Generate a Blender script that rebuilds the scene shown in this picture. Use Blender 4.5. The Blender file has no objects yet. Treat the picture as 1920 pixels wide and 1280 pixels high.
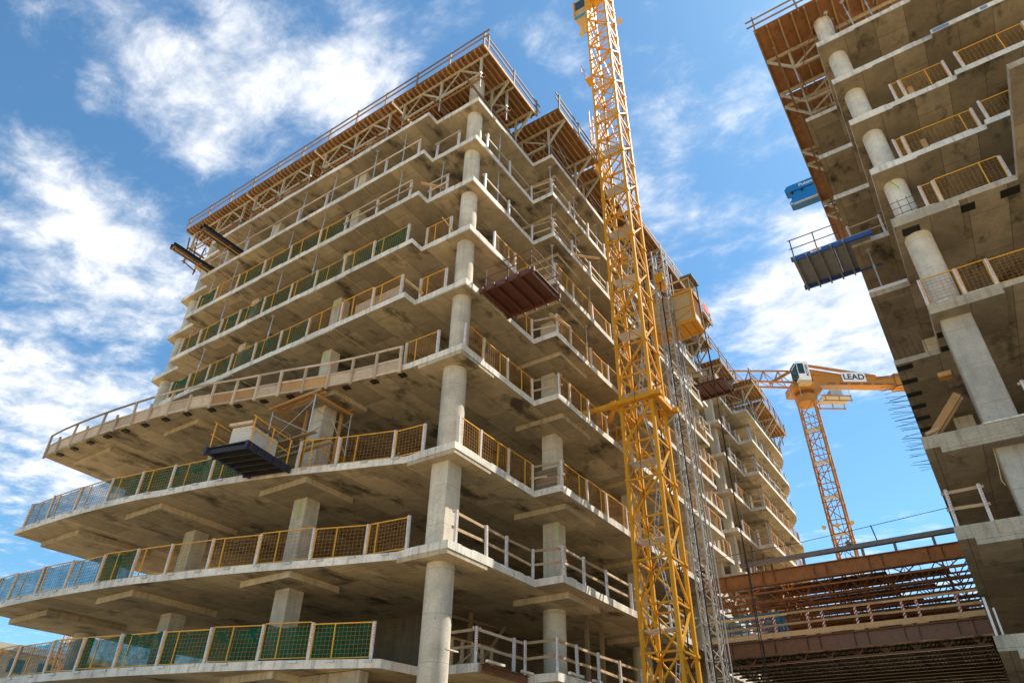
import bpy, math, random
from mathutils import Vector, Matrix
R = random.Random(7)
SC = bpy.context.scene
COL = SC.collection
V = Vector

# ------------------------------------------------------------------ camera
cam_d = bpy.data.cameras.new("camera"); cam = bpy.data.objects.new("camera", cam_d); COL.objects.link(cam)
cam_d.sensor_width = 36; cam_d.lens = 24; cam_d.clip_start = .1; cam_d.clip_end = 5000
CR = V((0.55467494, -0.83193448, 0.01485705)); CU = V((-0.48474283, -0.30857652, 0.81841611)); CF = V((0.67628404, 0.46115675, 0.57443394))
cam.matrix_world = Matrix(((CR.x, CU.x, -CF.x, -16.23), (CR.y, CU.y, -CF.y, -13.33), (CR.z, CU.z, -CF.z, 1.7), (0, 0, 0, 1)))
SC.camera = cam

# ------------------------------------------------------------------ sky, sun, exposure
SUN = V((0.60, -0.35, 1.10)).normalized()          # direction towards the sun
EL = math.asin(SUN.z); AZ = math.atan2(SUN.x, SUN.y)
W = bpy.data.worlds.new("World"); SC.world = W; W.use_nodes = True
nt = W.node_tree; N = nt.nodes; LK = nt.links.new
N.clear()
def nd(t, **k):
    n = N.new(t)
    for a, b in k.items(): setattr(n, a, b)
    return n
def mth(op, a, b=None, c=None, clamp=False):
    n = N.new('ShaderNodeMath'); n.operation = op; n.use_clamp = clamp
    for i, v in enumerate((a, b, c)):
        if v is None: continue
        if isinstance(v, (int, float)): n.inputs[i].default_value = v
        else: LK(v, n.inputs[i])
    return n.outputs[0]
out = nd('ShaderNodeOutputWorld'); bg = nd('ShaderNodeBackground')
sky = nd('ShaderNodeTexSky', sky_type='NISHITA', sun_disc=False)
sky.sun_elevation = EL; sky.sun_rotation = AZ; sky.altitude = 200; sky.air_density = 1.0; sky.dust_density = 0.4; sky.ozone_density = 2.0
tc = nd('ShaderNodeTexCoord'); sp = nd('ShaderNodeSeparateXYZ'); LK(tc.outputs['Generated'], sp.inputs[0])
zz = mth('MAXIMUM', sp.outputs[2], 0.06)
px_, py_ = mth('DIVIDE', sp.outputs[0], zz), mth('DIVIDE', sp.outputs[1], zz)
cb = nd('ShaderNodeCombineXYZ'); LK(px_, cb.inputs[0]); LK(py_, cb.inputs[1])
def noise(vec, scale, detail, rough, dist=0.0, off=(0, 0, 0), stretch=(1, 1, 1), rot=0.0):
    mp = nd('ShaderNodeMapping'); mp.inputs['Location'].default_value = off; mp.inputs['Scale'].default_value = stretch
    mp.inputs['Rotation'].default_value = (0, 0, rot); LK(vec, mp.inputs[0])
    n = nd('ShaderNodeTexNoise'); n.inputs['Scale'].default_value = scale; n.inputs['Detail'].default_value = detail
    n.inputs['Roughness'].default_value = rough; n.inputs['Distortion'].default_value = dist; LK(mp.outputs[0], n.inputs['Vector'])
    return n.outputs['Fac']
big = noise(cb.outputs[0], 2.1, 3, .5, .3, (3.1, 1.7, 0))
streak = noise(cb.outputs[0], 3.6, 9, .62, .25, (1.3, 4.2, 0), (1.0, .62, 1), .35)
puff = noise(cb.outputs[0], 7.5, 10, .60, .25, (.6, 2.2, 0))
wisp = noise(cb.outputs[0], 12, 12, .66, .35, (2.1, .4, 0), (1.0, .62, 1), .55)
cov = mth('ADD', mth('ADD', mth('MULTIPLY', big, .45), mth('MULTIPLY', wisp, .62)), mth('ADD', mth('MULTIPLY', streak, .62), mth('MULTIPLY', puff, .44)))
# broad cloud banks and clear lanes of the day (soft, in the plane of the cloud layer)
def bank(cx, cy, r, amp):
    dx, dy = mth('SUBTRACT', px_, cx), mth('SUBTRACT', py_, cy)
    d2 = mth('ADD', mth('MULTIPLY', dx, dx), mth('MULTIPLY', dy, dy))
    return mth('MULTIPLY', mth('POWER', 2.718, mth('MULTIPLY', d2, -1.0 / (r * r))), amp)
for b in ((.20, .88, .10, .22), (.27, .80, .10, .2), (.34, .70, .09, .24), (.39, .58, .07, .2), (.44, .66, .07, .12), (.34, .95, .09, .2), (.40, .83, .08, .16), (.26, 1.23, .08, .18), (.36, 1.28, .10, .2), (.50, 1.42, .16, .2),
          (.62, 1.95, .30, .24), (.95, 2.7, .6, .18), (.80, 2.3, .3, .16), (.15, 1.09, .05, -.2), (.24, 1.06, .04, -.1), (.18, .74, .05, -.16), (.44, 1.12, .05, -.1), (.72, 1.74, .07, -.14),
          (.55, .42, .10, -.10), (.72, .08, .16, -.12), (.93, .17, .07, -.12), (1.42, .14, .16, .34), (1.12, .10, .06, .26), (1.7, .08, .22, .30), (1.25, .06, .12, .24), (2.6, .15, .42, -.30),
          (.80, .2, .035, .16), (.87, .24, .035, .14), (.74, .21, .03, .12), (.53, .29, .05, .14), (.98, .3, .04, .1), (2.0, 4.8, 1.3, -.12)):
    cov = mth('ADD', cov, bank(*b))
mr = nd('ShaderNodeMapRange', interpolation_type='SMOOTHSTEP'); LK(cov, mr.inputs[0])
mr.inputs[1].default_value = .99; mr.inputs[2].default_value = 1.48; mr.inputs[3].default_value = 0.0; mr.inputs[4].default_value = .90
skyg = nd('ShaderNodeMixRGB', blend_type='MULTIPLY'); skyg.inputs[0].default_value = 1; LK(sky.outputs[0], skyg.inputs[1]); skyg.inputs[2].default_value = (.62, .93, .99, 1)
shade = nd('ShaderNodeMixRGB'); LK(mth('MULTIPLY_ADD', mth('ADD', puff, wisp), 2.2, -1.6, True), shade.inputs[0]); shade.inputs[1].default_value = (3.4, 3.9, 4.5, 1); shade.inputs[2].default_value = (6.9, 6.8, 6.7, 1)
mix = nd('ShaderNodeMixRGB'); LK(mr.outputs[0], mix.inputs[0]); LK(skyg.outputs[0], mix.inputs[1]); LK(shade.outputs[0], mix.inputs[2])
LK(mix.outputs[0], bg.inputs[0]); bg.inputs[1].default_value = 0.095; LK(bg.outputs[0], out.inputs[0])

sl = bpy.data.lights.new("sun", 'SUN'); so = bpy.data.objects.new("sun", sl); COL.objects.link(so)
sl.energy = 5.0; sl.angle = math.radians(.5); sl.color = (1, .93, .80); so.location = (40, -60, 90)
so.rotation_euler = (-SUN).to_track_quat('-Z', 'Y').to_euler()
vs = SC.view_settings; vs.view_transform = 'Standard'; vs.look = 'None'; vs.gamma = 1; vs.exposure = 1.05; vs.use_curve_mapping = False
SC.cycles.max_bounces = 10; SC.cycles.diffuse_bounces = 6; SC.cycles.transparent_max_bounces = 24
SC.cycles.use_denoising = True

# ------------------------------------------------------------------ materials
MATS = {}
class NT:
    def __init__(s, name):
        s.m = bpy.data.materials.new(name); s.m.use_nodes = True; s.t = s.m.node_tree; s.b = s.t.nodes['Principled BSDF']; s.o = s.t.nodes['Material Output']
        MATS[name] = s.m
    def n(s, t, **k):
        x = s.t.nodes.new(t)
        for a, b in k.items(): setattr(x, a, b)
        return x
    def l(s, a, b): s.t.links.new(a, b)
    def noise(s, vec, scale, detail=5, rough=.55, stretch=(1, 1, 1)):
        mp = s.n('ShaderNodeMapping'); mp.inputs['Scale'].default_value = stretch; s.l(vec, mp.inputs[0])
        n = s.n('ShaderNodeTexNoise'); n.inputs['Scale'].default_value = scale; n.inputs['Detail'].default_value = detail; n.inputs['Roughness'].default_value = rough
        s.l(mp.outputs[0], n.inputs['Vector']); return n.outputs['Fac']
    def mr(s, v, a, b, c, d):
        n = s.n('ShaderNodeMapRange'); s.l(v, n.inputs[0])
        for i, q in enumerate((a, b, c, d)): n.inputs[i + 1].default_value = q
        return n.outputs[0]
    def math(s, op, a, b):
        n = s.n('ShaderNodeMath', operation=op)
        for i, v in enumerate((a, b)):
            if isinstance(v, (int, float)): n.inputs[i].default_value = v
            else: s.l(v, n.inputs[i])
        return n.outputs[0]
    def mul(s, col, fac):
        n = s.n('ShaderNodeVectorMath', operation='SCALE')
        if isinstance(col, tuple): n.inputs[0].default_value = col[:3]
        else: s.l(col, n.inputs[0])
        s.l(fac, n.inputs['Scale']); return n.outputs[0]
    def mixc(s, f, a, b):
        n = s.n('ShaderNodeMixRGB')
        for i, v in enumerate((f, a, b)):
            if isinstance(v, (int, float)): n.inputs[i].default_value = v
            elif isinstance(v, tuple): n.inputs[i].default_value = (*v[:3], 1)
            else: s.l(v, n.inputs[i])
        return n.outputs[0]
    def bump(s, h, st=.3, d=.02):
        n = s.n('ShaderNodeBump'); n.inputs['Strength'].default_value = st; n.inputs['Distance'].default_value = d; s.l(h, n.inputs['Height']); s.l(n.outputs[0], s.b.inputs['Normal'])

def concrete(name, base, stain=.5, dark=.0, drip=.42):
    s = NT(name); g = s.n('ShaderNodeNewGeometry'); P = g.outputs['Position']
    big = s.noise(P, .35, 6, .6); mid = s.noise(P, 2.2, 7, .62); fine = s.noise(P, 22, 4, .6)
    f = s.math('MULTIPLY', s.mr(big, .3, .7, .74, 1.18), s.mr(mid, .25, .75, .78, 1.16)); f = s.math('MULTIPLY', f, s.mr(fine, .25, .75, .80, 1.14))
    sx = s.n('ShaderNodeSeparateXYZ'); s.l(g.outputs['Normal'], sx.inputs[0])
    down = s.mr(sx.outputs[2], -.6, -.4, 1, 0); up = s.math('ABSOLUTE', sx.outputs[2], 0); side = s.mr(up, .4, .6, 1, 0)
    br = s.n('ShaderNodeTexBrick'); s.l(P, br.inputs['Vector']); br.offset = .5
    br.inputs['Color1'].default_value = (1, 1, 1, 1); br.inputs['Color2'].default_value = (.62, .62, .63, 1); br.inputs['Mortar'].default_value = (.30, .29, .28, 1)
    br.inputs['Scale'].default_value = 1; br.inputs['Mortar Size'].default_value = .013; br.inputs['Mortar Smooth'].default_value = .4
    br.inputs['Brick Width'].default_value = 2.44; br.inputs['Row Height'].default_value = 1.22; br.inputs['Bias'].default_value = .1
    jr = s.n('ShaderNodeRGBToBW'); s.l(br.outputs[0], jr.inputs[0])
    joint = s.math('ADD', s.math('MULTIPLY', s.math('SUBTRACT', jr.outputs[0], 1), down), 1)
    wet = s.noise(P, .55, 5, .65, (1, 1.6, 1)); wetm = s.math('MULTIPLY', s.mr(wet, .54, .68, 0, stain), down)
    st = s.noise(P, 5.5, 5, .65, (1, 1, .06)); stm = s.math('MULTIPLY', s.mr(st, .50, .72, 0, drip), side)
    vo = s.n('ShaderNodeTexVoronoi'); vo.inputs['Scale'].default_value = 1.7; s.l(P, vo.inputs['Vector']); hole = s.mr(vo.outputs['Distance'], .03, .05, .45, 1)
    f = s.math('MULTIPLY', f, hole)
    pz = s.n('ShaderNodeSeparateXYZ'); s.l(P, pz.inputs[0]); lift = s.math('LESS_THAN', s.math('FRACT', s.math('DIVIDE', pz.outputs[2], 1.37), 0), .014)
    f = s.math('MULTIPLY', f, s.math('SUBTRACT', 1, s.math('MULTIPLY', s.math('MULTIPLY', lift, side), .0 if dark else .3)))
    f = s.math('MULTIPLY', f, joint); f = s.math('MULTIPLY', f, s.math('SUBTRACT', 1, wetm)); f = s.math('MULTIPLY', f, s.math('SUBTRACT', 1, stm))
    c = s.mul(base, f); rust = s.noise(P, 1.1, 6, .6)
    c2 = s.mixc(s.mr(rust, .58, .8, 0, .35), c, s.mul((base[0] * .9, base[1] * .78, base[2] * .58), f))
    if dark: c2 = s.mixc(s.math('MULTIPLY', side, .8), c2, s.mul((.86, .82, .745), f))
    s.l(c2, s.b.inputs['Base Color']); s.b.inputs['Roughness'].default_value = .88
    s.bump(s.math('ADD', mid, s.math('MULTIPLY', fine, .5)), .35, .012)
    return s.m
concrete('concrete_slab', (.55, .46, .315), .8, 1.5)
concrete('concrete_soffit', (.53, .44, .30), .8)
concrete('concrete_white', (.74, .70, .62), .2, 0, .14)
concrete('concrete_pier', (.54, .515, .46), .3, 0, .2)
concrete('concrete_column', (.64, .58, .47), .2, 0, .25)
concrete('concrete_grey', (.50, .44, .34), .7)
concrete('concrete_core_shaded', (.20, .16, .11), .4)  # core concrete darkened to deepen the interior shade
concrete('concrete_wall', (.42, .35, .24), .3)

def plain(name, base, rough=.5, metal=0.0, var=.12, wear=None, scale=5, bump=.0, rnd=.1):
    s = NT(name); g = s.n('ShaderNodeNewGeometry'); P = g.outputs['Position']
    n = s.noise(P, scale, 6, .62); oi = s.n('ShaderNodeObjectInfo')
    f = s.math('MULTIPLY', s.mr(n, .25, .75, 1 - var, 1 + var), s.mr(oi.outputs['Random'], 0, 1, 1 - rnd, 1 + rnd))
    c = s.mul(base, f)
    if wear:
        w = s.noise(P, scale * 1.7, 8, .7); c = s.mixc(s.mr(w, .56, .68, 0, wear[3]), c, wear[:3])
    s.l(c, s.b.inputs['Base Color']); s.b.inputs['Metallic'].default_value = metal
    s.l(s.mr(n, .2, .8, max(rough - .12, .05), min(rough + .15, 1)), s.b.inputs['Roughness'])
    if bump: s.bump(n, bump, .006)
    return s.m
def wood(name, base, var=.25, dark=(.16, .09, .04)):
    s = NT(name); t = s.n('ShaderNodeTexCoord'); oi = s.n('ShaderNodeObjectInfo'); g = s.n('ShaderNodeNewGeometry')
    gr = s.noise(t.outputs['Object'], 4, 6, .65, (7, 7, .8)); bl = s.noise(g.outputs['Position'], 3.0, 6, .65)
    f = s.math('MULTIPLY', s.mr(gr, .25, .75, 1 - var, 1 + var), s.mr(oi.outputs['Random'], 0, 1, .75, 1.2))
    c = s.mixc(s.mr(bl, .5, .78, 0, .5), s.mul(base, f), dark)
    s.l(c, s.b.inputs['Base Color']); s.b.inputs['Roughness'].default_value = .8; s.bump(gr, .25, .004)
    return s.m
wood('timber', (.50, .35, .195)); wood('timber_pale', (.56, .43, .30)); wood('timber_old', (.25, .175, .11)); wood('timber_orange', (.50, .27, .10))
wood('joist_wood', (.38, .235, .105), .3)
wood('crate_board', (.56, .52, .47), .12)
wood('timber_sunlit', (.74, .50, .26))  # timber brightened to stand in for sun on the barrier; loose planks share it
s = NT('plywood'); g = s.n('ShaderNodeNewGeometry'); P = g.outputs['Position']
a = s.noise(P, 1.2, 7, .65, (1, .5, 1)); b2 = s.noise(P, 6, 7, .7, (.5, 3, 1)); f = s.math('MULTIPLY', s.mr(a, .25, .75, .6, 1.3), s.mr(b2, .25, .75, .75, 1.2))
c = s.mixc(s.mr(s.noise(P, 2.7, 8, .7), .55, .7, 0, .65), s.mul((.36, .165, .06), f), (.06, .033, .02)); s.l(c, s.b.inputs['Base Color']); s.b.inputs['Roughness'].default_value = .7
plain('crane_amber_shaded', (.42, .17, .008), .45, 0, .10, (.25, .11, .03, .5), 6, 0, .05)  # crane yellow with backlit shade in the colour; distant orange mast shares it
plain('crane_yellow', (.66, .305, .004), .6, 0, .10, (.30, .14, .03, .45), 6, 0, .05)
plain('rail_yellow', (.76, .37, .02), .5, 0, .15, (.35, .18, .05, .5), 7)
plain('mesh_yellow', (.40, .17, .015), .5, 0, .15, (.3, .14, .05, .5), 7)
plain('galvanised', (.55, .56, .56), .42, .55, .18, None, 9)
plain('alu_cream', (.50, .43, .30), .5, .15, .25, (.24, .18, .11, .7), 6)
plain('dark_steel', (.035, .035, .045), .45, .3, .2, (.12, .07, .04, .5), 6)
plain('blue_steel', (.03, .045, .10), .45, .2, .2, (.10, .07, .05, .4), 6)
plain('rust_shaded', (.045, .028, .02), .55, .2, .3, None, 4)  # rust blackened to paint in the shade under the lower deck
plain('rust', (.40, .165, .055), .68, .2, .3, (.11, .045, .025, .7), 3.5, .3)
plain('rust_dark', (.21, .095, .048), .42, .25, .3, (.05, .028, .02, .6), 4, .3)
plain('platform_red', (.13, .05, .036), .55, .1, .25, (.10, .04, .03, .6), 4)
plain('white_paint', (.80, .79, .78), .55, 0, .08, (.55, .50, .44, .4), 9)
plain('grey_paint', (.42, .43, .44), .5, .2, .1)
plain('dark_grey', (.16, .16, .175), .6, .2, .15, None, 3)
plain('grey_deck', (.30, .31, .34), .6, .1, .2, None, 3)
plain('boom_blue', (.008, .22, .60), .4, 0, .08, None, 3)
plain('lift_blue', (.02, .25, .45), .45, 0, .12)
plain('deck_blue', (.03, .10, .34), .45, .1, .12)
plain('rubber', (.016, .015, .014), .8, 0, .3)
plain('cable', (.03, .03, .033), .6)
plain('rebar_steel', (.10, .06, .05), .6, .4, .2)
plain('beige_panel', (.55, .40, .20), .6, 0, .12)
plain('lime_paint', (.30, .65, .06), .6)
plain('orange_cloth', (.75, .11, .03), .8)
plain('hivis', (.55, .75, .05), .8); plain('skin', (.45, .28, .2), .6); plain('dark_cloth', (.05, .055, .08), .9)
plain('navy_letter', (.02, .03, .12), .6, 0, .03); plain('sign_white', (.86, .86, .86), .5, 0, .03)
plain('glass', (.02, .055, .06), .08, 0, .05); plain('sticker_blue', (.16, .24, .42), .6, 0, .3, None, 30)
plain('far_brick', (.48, .40, .30), .85, 0, .15, None, 2); plain('roof_grey', (.25, .24, .23), .9)
plain('deck_steel', (.22, .19, .17), .5, .4, .25, (.14, .07, .04, .6), 4)
plain('dirt', (.54, .385, .205), .95, 0, .22, (.36, .30, .22, .6), .35, .4)
plain('road_asphalt', (.06, .06, .062), .9, 0, .2, None, 2)

s = NT('post_white'); t = s.n('ShaderNodeTexCoord'); x = s.n('ShaderNodeSeparateXYZ'); s.l(t.outputs['Object'], x.inputs[0])
w = s.math('FRACT', s.math('MULTIPLY', x.outputs[2], 13), 0); band = s.math('LESS_THAN', w, .45)
side = s.math('LESS_THAN', s.math('ABSOLUTE', s.math('ADD', x.outputs[1], s.math('MULTIPLY', x.outputs[0], -.4)), 0), .016)
hi = s.math('GREATER_THAN', x.outputs[2], .35)
g = s.n('ShaderNodeNewGeometry'); dn = s.noise(g.outputs['Position'], 11, 6, .7)
c = s.mixc(s.math('MULTIPLY', s.math('MULTIPLY', band, side), hi), s.mul((.70, .68, .66), s.mr(dn, .3, .75, 1.08, .6)), (.55, .06, .07)); s.l(c, s.b.inputs['Base Color']); s.b.inputs['Roughness'].default_value = .6
s = NT('post_hazard'); t = s.n('ShaderNodeTexCoord'); x = s.n('ShaderNodeSeparateXYZ'); s.l(t.outputs['Object'], x.inputs[0])
w = s.math('FRACT', s.math('MULTIPLY', s.math('ADD', x.outputs[2], x.outputs[1]), 6.5), 0)
s.l(s.mixc(s.math('LESS_THAN', w, .5), (.80, .78, .76), (.62, .035, .045)), s.b.inputs['Base Color']); s.b.inputs['Roughness'].default_value = .6
def net(name, col, alpha):
    s = NT(name); g = s.n('ShaderNodeNewGeometry'); n = s.noise(g.outputs['Position'], 2.2, 5, .6); wv = s.noise(g.outputs['Position'], 60, 2, .5)
    tr = s.n('ShaderNodeBsdfTransparent'); di = s.n('ShaderNodeBsdfDiffuse'); tl = s.n('ShaderNodeBsdfTranslucent'); ad = s.n('ShaderNodeMixShader'); ad.inputs[0].default_value = .4
    c = s.mul(col, s.mr(n, .25, .75, .7, 1.3)); s.l(c, di.inputs[0]); s.l(c, tl.inputs[0]); s.l(di.outputs[0], ad.inputs[1]); s.l(tl.outputs[0], ad.inputs[2])
    mx = s.n('ShaderNodeMixShader'); s.l(s.math('MULTIPLY', s.mr(n, .3, .7, alpha - .15, alpha + .12), s.mr(wv, .3, .7, .85, 1.15)), mx.inputs[0]); s.l(tr.outputs[0], mx.inputs[1]); s.l(ad.outputs[0], mx.inputs[2])
    s.l(mx.outputs[0], s.o.inputs['Surface'])
net('net_green', (.004, .125, .075), .84); net('net_blue', (.09, .20, .23), .6); net('net_black', (.05, .05, .06), .6); net('clear_panel', (.62, .50, .34), .62)
s = NT('corrugated'); g = s.n('ShaderNodeNewGeometry'); n = s.noise(g.outputs['Position'], 2, 6, .6)
s.l(s.mul((.055, .043, .033), s.mr(n, .25, .75, .7, 1.35)), s.b.inputs['Base Color']); s.b.inputs['Roughness'].default_value = .5; s.b.inputs['Metallic'].default_value = .4  # base colour carries the shade on the deck underside

# ------------------------------------------------------------------ mesh helpers
ORG = {}
def place(o, parent, origin=None):
    COL.objects.link(o)
    if parent is not None: o.parent = parent
def root(name, loc, label, cat, group=None):
    o = bpy.data.objects.new(name, None); COL.objects.link(o); o.location = loc; o.empty_display_size = .3
    o['label'] = label; o['category'] = cat
    if group: o['group'] = group
    ORG[o.name] = V(loc); return o
def tag(o, label, cat, group=None):
    o['label'] = label; o['category'] = cat
    if group: o['group'] = group
    return o
def org(p): return ORG[p.name] if p is not None else V((0, 0, 0))
class MB:
    def __init__(s): s.v = []; s.f = []
    def add(s, vs, fs):
        k = len(s.v); s.v += [V(q) for q in vs]; s.f += [[i + k for i in q] for q in fs]; return s
    def box(s, x0, x1, y0, y1, z0, z1):
        return s.add([(x0, y0, z0), (x1, y0, z0), (x1, y1, z0), (x0, y1, z0), (x0, y0, z1), (x1, y0, z1), (x1, y1, z1), (x0, y1, z1)],
                     [(0, 3, 2, 1), (4, 5, 6, 7), (0, 1, 5, 4), (1, 2, 6, 5), (2, 3, 7, 6), (3, 0, 4, 7)])
    def bar(s, p, q, w, h=None, up=V((0, 0, 1))):
        p, q = V(p), V(q); h = h or w; d = (q - p).normalized(); up = V((1, 0, 0)) if abs(d.z) > .97 else up
        a = d.cross(up).normalized() * w / 2; b = a.cross(d).normalized() * h / 2
        return s.add([p - a - b, p + a - b, p + a + b, p - a + b, q - a - b, q + a - b, q + a + b, q - a + b],
                     [(0, 1, 2, 3), (7, 6, 5, 4), (0, 4, 5, 1), (1, 5, 6, 2), (2, 6, 7, 3), (3, 7, 4, 0)])
    def tube(s, p, q, r, r2=None, n=8):
        p, q = V(p), V(q); r2 = r if r2 is None else r2; d = (q - p).normalized(); up = V((1, 0, 0)) if abs(d.z) > .9 else V((0, 0, 1))
        a = d.cross(up).normalized(); b = d.cross(a); vs = []
        for c, rr in ((p, r), (q, r2)): vs += [c + (a * math.cos(2 * math.pi * i / n) + b * math.sin(2 * math.pi * i / n)) * rr for i in range(n)]
        return s.add(vs, [(i, (i + 1) % n, n + (i + 1) % n, n + i) for i in range(n)] + [tuple(range(n))[::-1], tuple(range(n, 2 * n))])
    def prism(s, poly, z0, z1):
        n = len(poly); return s.add([(x, y, z0) for x, y in poly] + [(x, y, z1) for x, y in poly],
            [tuple(range(n))[::-1], tuple(range(n, 2 * n))] + [(i, (i + 1) % n, n + (i + 1) % n, n + i) for i in range(n)])
    def path(s, pts, r, n=6):
        for a, b in zip(pts[:-1], pts[1:]): s.tube(a, b, r, n=n)
        return s
    def mesh(s, name, mat, o=V((0, 0, 0)), smooth=False):
        me = bpy.data.meshes.new(name); me.from_pydata([tuple(q - o) for q in s.v], [], s.f); me.materials.append(MATS[mat])
        if smooth: me.shade_smooth(); me.set_sharp_from_angle(angle=math.radians(40))
        return me
    def build(s, name, mat, parent=None, smooth=False):
        o = bpy.data.objects.new(name, s.mesh(name, mat, org(parent), smooth)); place(o, parent)
        ORG[o.name] = org(parent); return o
_unit = {}
def ubar(name, p, q, w, h, mat, parent=None, up=V((0, 0, 1)), round_=False):
    """one straight member as an object of its own; alike members share mesh data"""
    key = (mat, round_)
    if key not in _unit:
        m = MB()
        if round_: m.tube((0, 0, -.5), (0, 0, .5), .5, n=8)
        else: m.box(-.5, .5, -.5, .5, -.5, .5)
        _unit[key] = m.mesh('bar', mat, smooth=round_)
    o = bpy.data.objects.new(name, _unit[key]); o0 = org(parent); p, q = V(p), V(q)
    d = q - p; L = d.length; d.normalize(); up = V((1, 0, 0)) if abs(d.z) > .97 else up
    a = d.cross(up).normalized(); b = d.cross(a) * -1
    rot = Matrix((a, b, d)).transposed()
    if rot.determinant() < 0: rot = Matrix((-a, b, d)).transposed()
    M = Matrix.Translation((p + q) / 2 - o0) @ rot.to_4x4() @ Matrix.Diagonal((w, h, L, 1))
    place(o, parent); o.matrix_local = M; return o
def text_mesh(name, body, size, mat, parent, M, extr=.004):
    cu = bpy.data.curves.new(name, 'FONT'); cu.body = body; cu.size = size; cu.extrude = extr; cu.align_x = 'CENTER'; cu.align_y = 'CENTER'; cu.offset = size * .018
    t = bpy.data.objects.new(name, cu); COL.objects.link(t); bpy.context.view_layer.update()
    me = bpy.data.meshes.new_from_object(t.evaluated_get(bpy.context.evaluated_depsgraph_get())); bpy.data.objects.remove(t)
    me.materials.clear(); me.materials.append(MATS[mat]); o = bpy.data.objects.new(name, me); place(o, parent)
    o.matrix_local = Matrix.Translation(-org(parent)) @ M; return o
def frame(origin, ex, ey):
    ex, ey = V(ex).normalized(), V(ey).normalized(); ez = ex.cross(ey)
    return Matrix(((ex.x, ey.x, ez.x, origin[0]), (ex.y, ey.y, ez.y, origin[1]), (ex.z, ey.z, ez.z, origin[2]), (0, 0, 0, 1)))
def copy_tree(o, loc, label=None):
    c = o.copy(); COL.objects.link(c); c.location = loc; ORG[c.name] = V(loc)
    if label: c['label'] = label
    for ch in o.children:
        k = ch.copy(); COL.objects.link(k); k.parent = c
        for g in ch.children:
            q = g.copy(); COL.objects.link(q); q.parent = k
    return c
def spline(pts, n=8):
    out = []; P = [pts[0]] + list(pts) + [pts[-1]]
    for i in range(1, len(P) - 2):
        p0, p1, p2, p3 = [V((*q, 0)) for q in P[i - 1:i + 3]]
        for k in range(n):
            t = k / n; q = .5 * (2 * p1 + (p2 - p0) * t + (2 * p0 - 5 * p1 + 4 * p2 - p3) * t * t + (3 * p1 - p0 - 3 * p2 + p3) * t ** 3); out.append((q.x, q.y))
    out.append(tuple(pts[-1])); return out

# ------------------------------------------------------------------ ground
g_ = MB().add([(-700, -700, 0), (700, -700, 0), (700, 700, 0), (-700, 700, 0)], [(0, 1, 2, 3)]).build('ground', 'dirt'); g_['kind'] = 'structure'
g_ = MB().add([(-70, -60, .004), (-30, -60, .004), (-30, 120, .004), (-70, 120, .004)], [(0, 1, 2, 3)]).build('road', 'road_asphalt'); g_['kind'] = 'structure'

# ------------------------------------------------------------------ the corner tower
H = {1: 5.6, 2: 8.71, 3: 12.10, 4: 16.14, 5: 19.33, 6: 22.34, 7: 25.34, 8: 28.23, 9: 31.15}
T = .13                                            # half a slab
ORD = {1: 'first', 2: 'second', 3: 'third', 4: 'fourth', 5: 'fifth', 6: 'sixth', 7: 'seventh', 8: 'eighth', 9: 'ninth'}
tower = root('concrete_tower', (0, 0, 0), 'unfinished concrete tower with curved lower slabs and round corner column', 'building')
CRV = {4: spline([(-.02, 2.3), (-.08, 2.9), (-.65, 5.77), (-1.45, 8.5), (-1.95, 10.4), (-2.62, 12.64), (-2.97, 14.5), (-3.37, 17.96), (-3.55, 21.36), (-3.5, 23.1)]),
       3: spline([(.04, 2.2), (-.22, 3.0), (-.85, 4.9), (-1.42, 6.6), (-1.98, 8.6), (-2.4, 10.4), (-2.75, 12.4), (-3.08, 14), (-3.47, 17.9), (-3.62, 22.4)]),
       2: spline([(.08, 2.2), (-.08, 2.8), (-.77, 5.2), (-1.46, 7.4), (-2.0, 9.35), (-2.44, 11.2), (-2.82, 12.84), (-3.1, 14.7), (-3.5, 18.3), (-3.65, 22.0)]),
       1: spline([(.5, 2.75), (.3, 3.06), (-.55, 4.93), (-1.2, 6.57), (-1.8, 8.44), (-2.32, 10.3), (-2.78, 12.1), (-3.15, 13.8), (-3.4, 15.4), (-3.62, 17.5), (-3.7, 22.0)])}
BK = {1: 22.6, 2: 22.7, 3: 22.75, 4: 23.5}
def outline(k):
    rt = [(30.4, 23.2), (30.4, 0), (25.1, 0), (25.1, -1.2), (5.05, -1.2), (5.05, 0)]
    if k >= 5: return rt + [(0, 0), (0, 2.67), (-.65, 2.67), (-.65, 20.25), (0, 20.25), (.05, 23.05), (.6, 23.2)]
    if k == 1: return [(30.4, BK[1]), (30.4, .45), (25.1, .45), (25.1, -.9), (5.05, -.9), (5.05, .45), (2.4, .45), (2.3, 2.55)] + CRV[1] + [(.6, BK[1])]
    return rt + [(0, 0), (0, 1.6)] + CRV[k] + [(.6, BK[k])]
def lips(edge, z, parent, seed, hmax=.045):
    """uneven concrete lip left along the top of a slab edge"""
    r = random.Random(seed); m = MB()
    for (a, b) in zip(edge[:-1], edge[1:]):
        a, b = V((*a, 0)), V((*b, 0)); L = (b - a).length; d = (b - a).normalized(); nrm = V((-d.y, d.x, 0)); t = r.uniform(0, .5)
        while t < L - .2:
            l = min(r.uniform(.25, 1.5), L - t); h = r.uniform(.012, hmax); p = a + d * t + nrm * .05
            if l > .1: m.bar(p + V((0, 0, z)), p + d * l + V((0, 0, z)), .094, 2 * h)
            t += l + r.uniform(.3, 1.6)
    if m.v: m.build('edge_lip', 'concrete_slab', parent)['kind'] = 'stuff'
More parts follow.
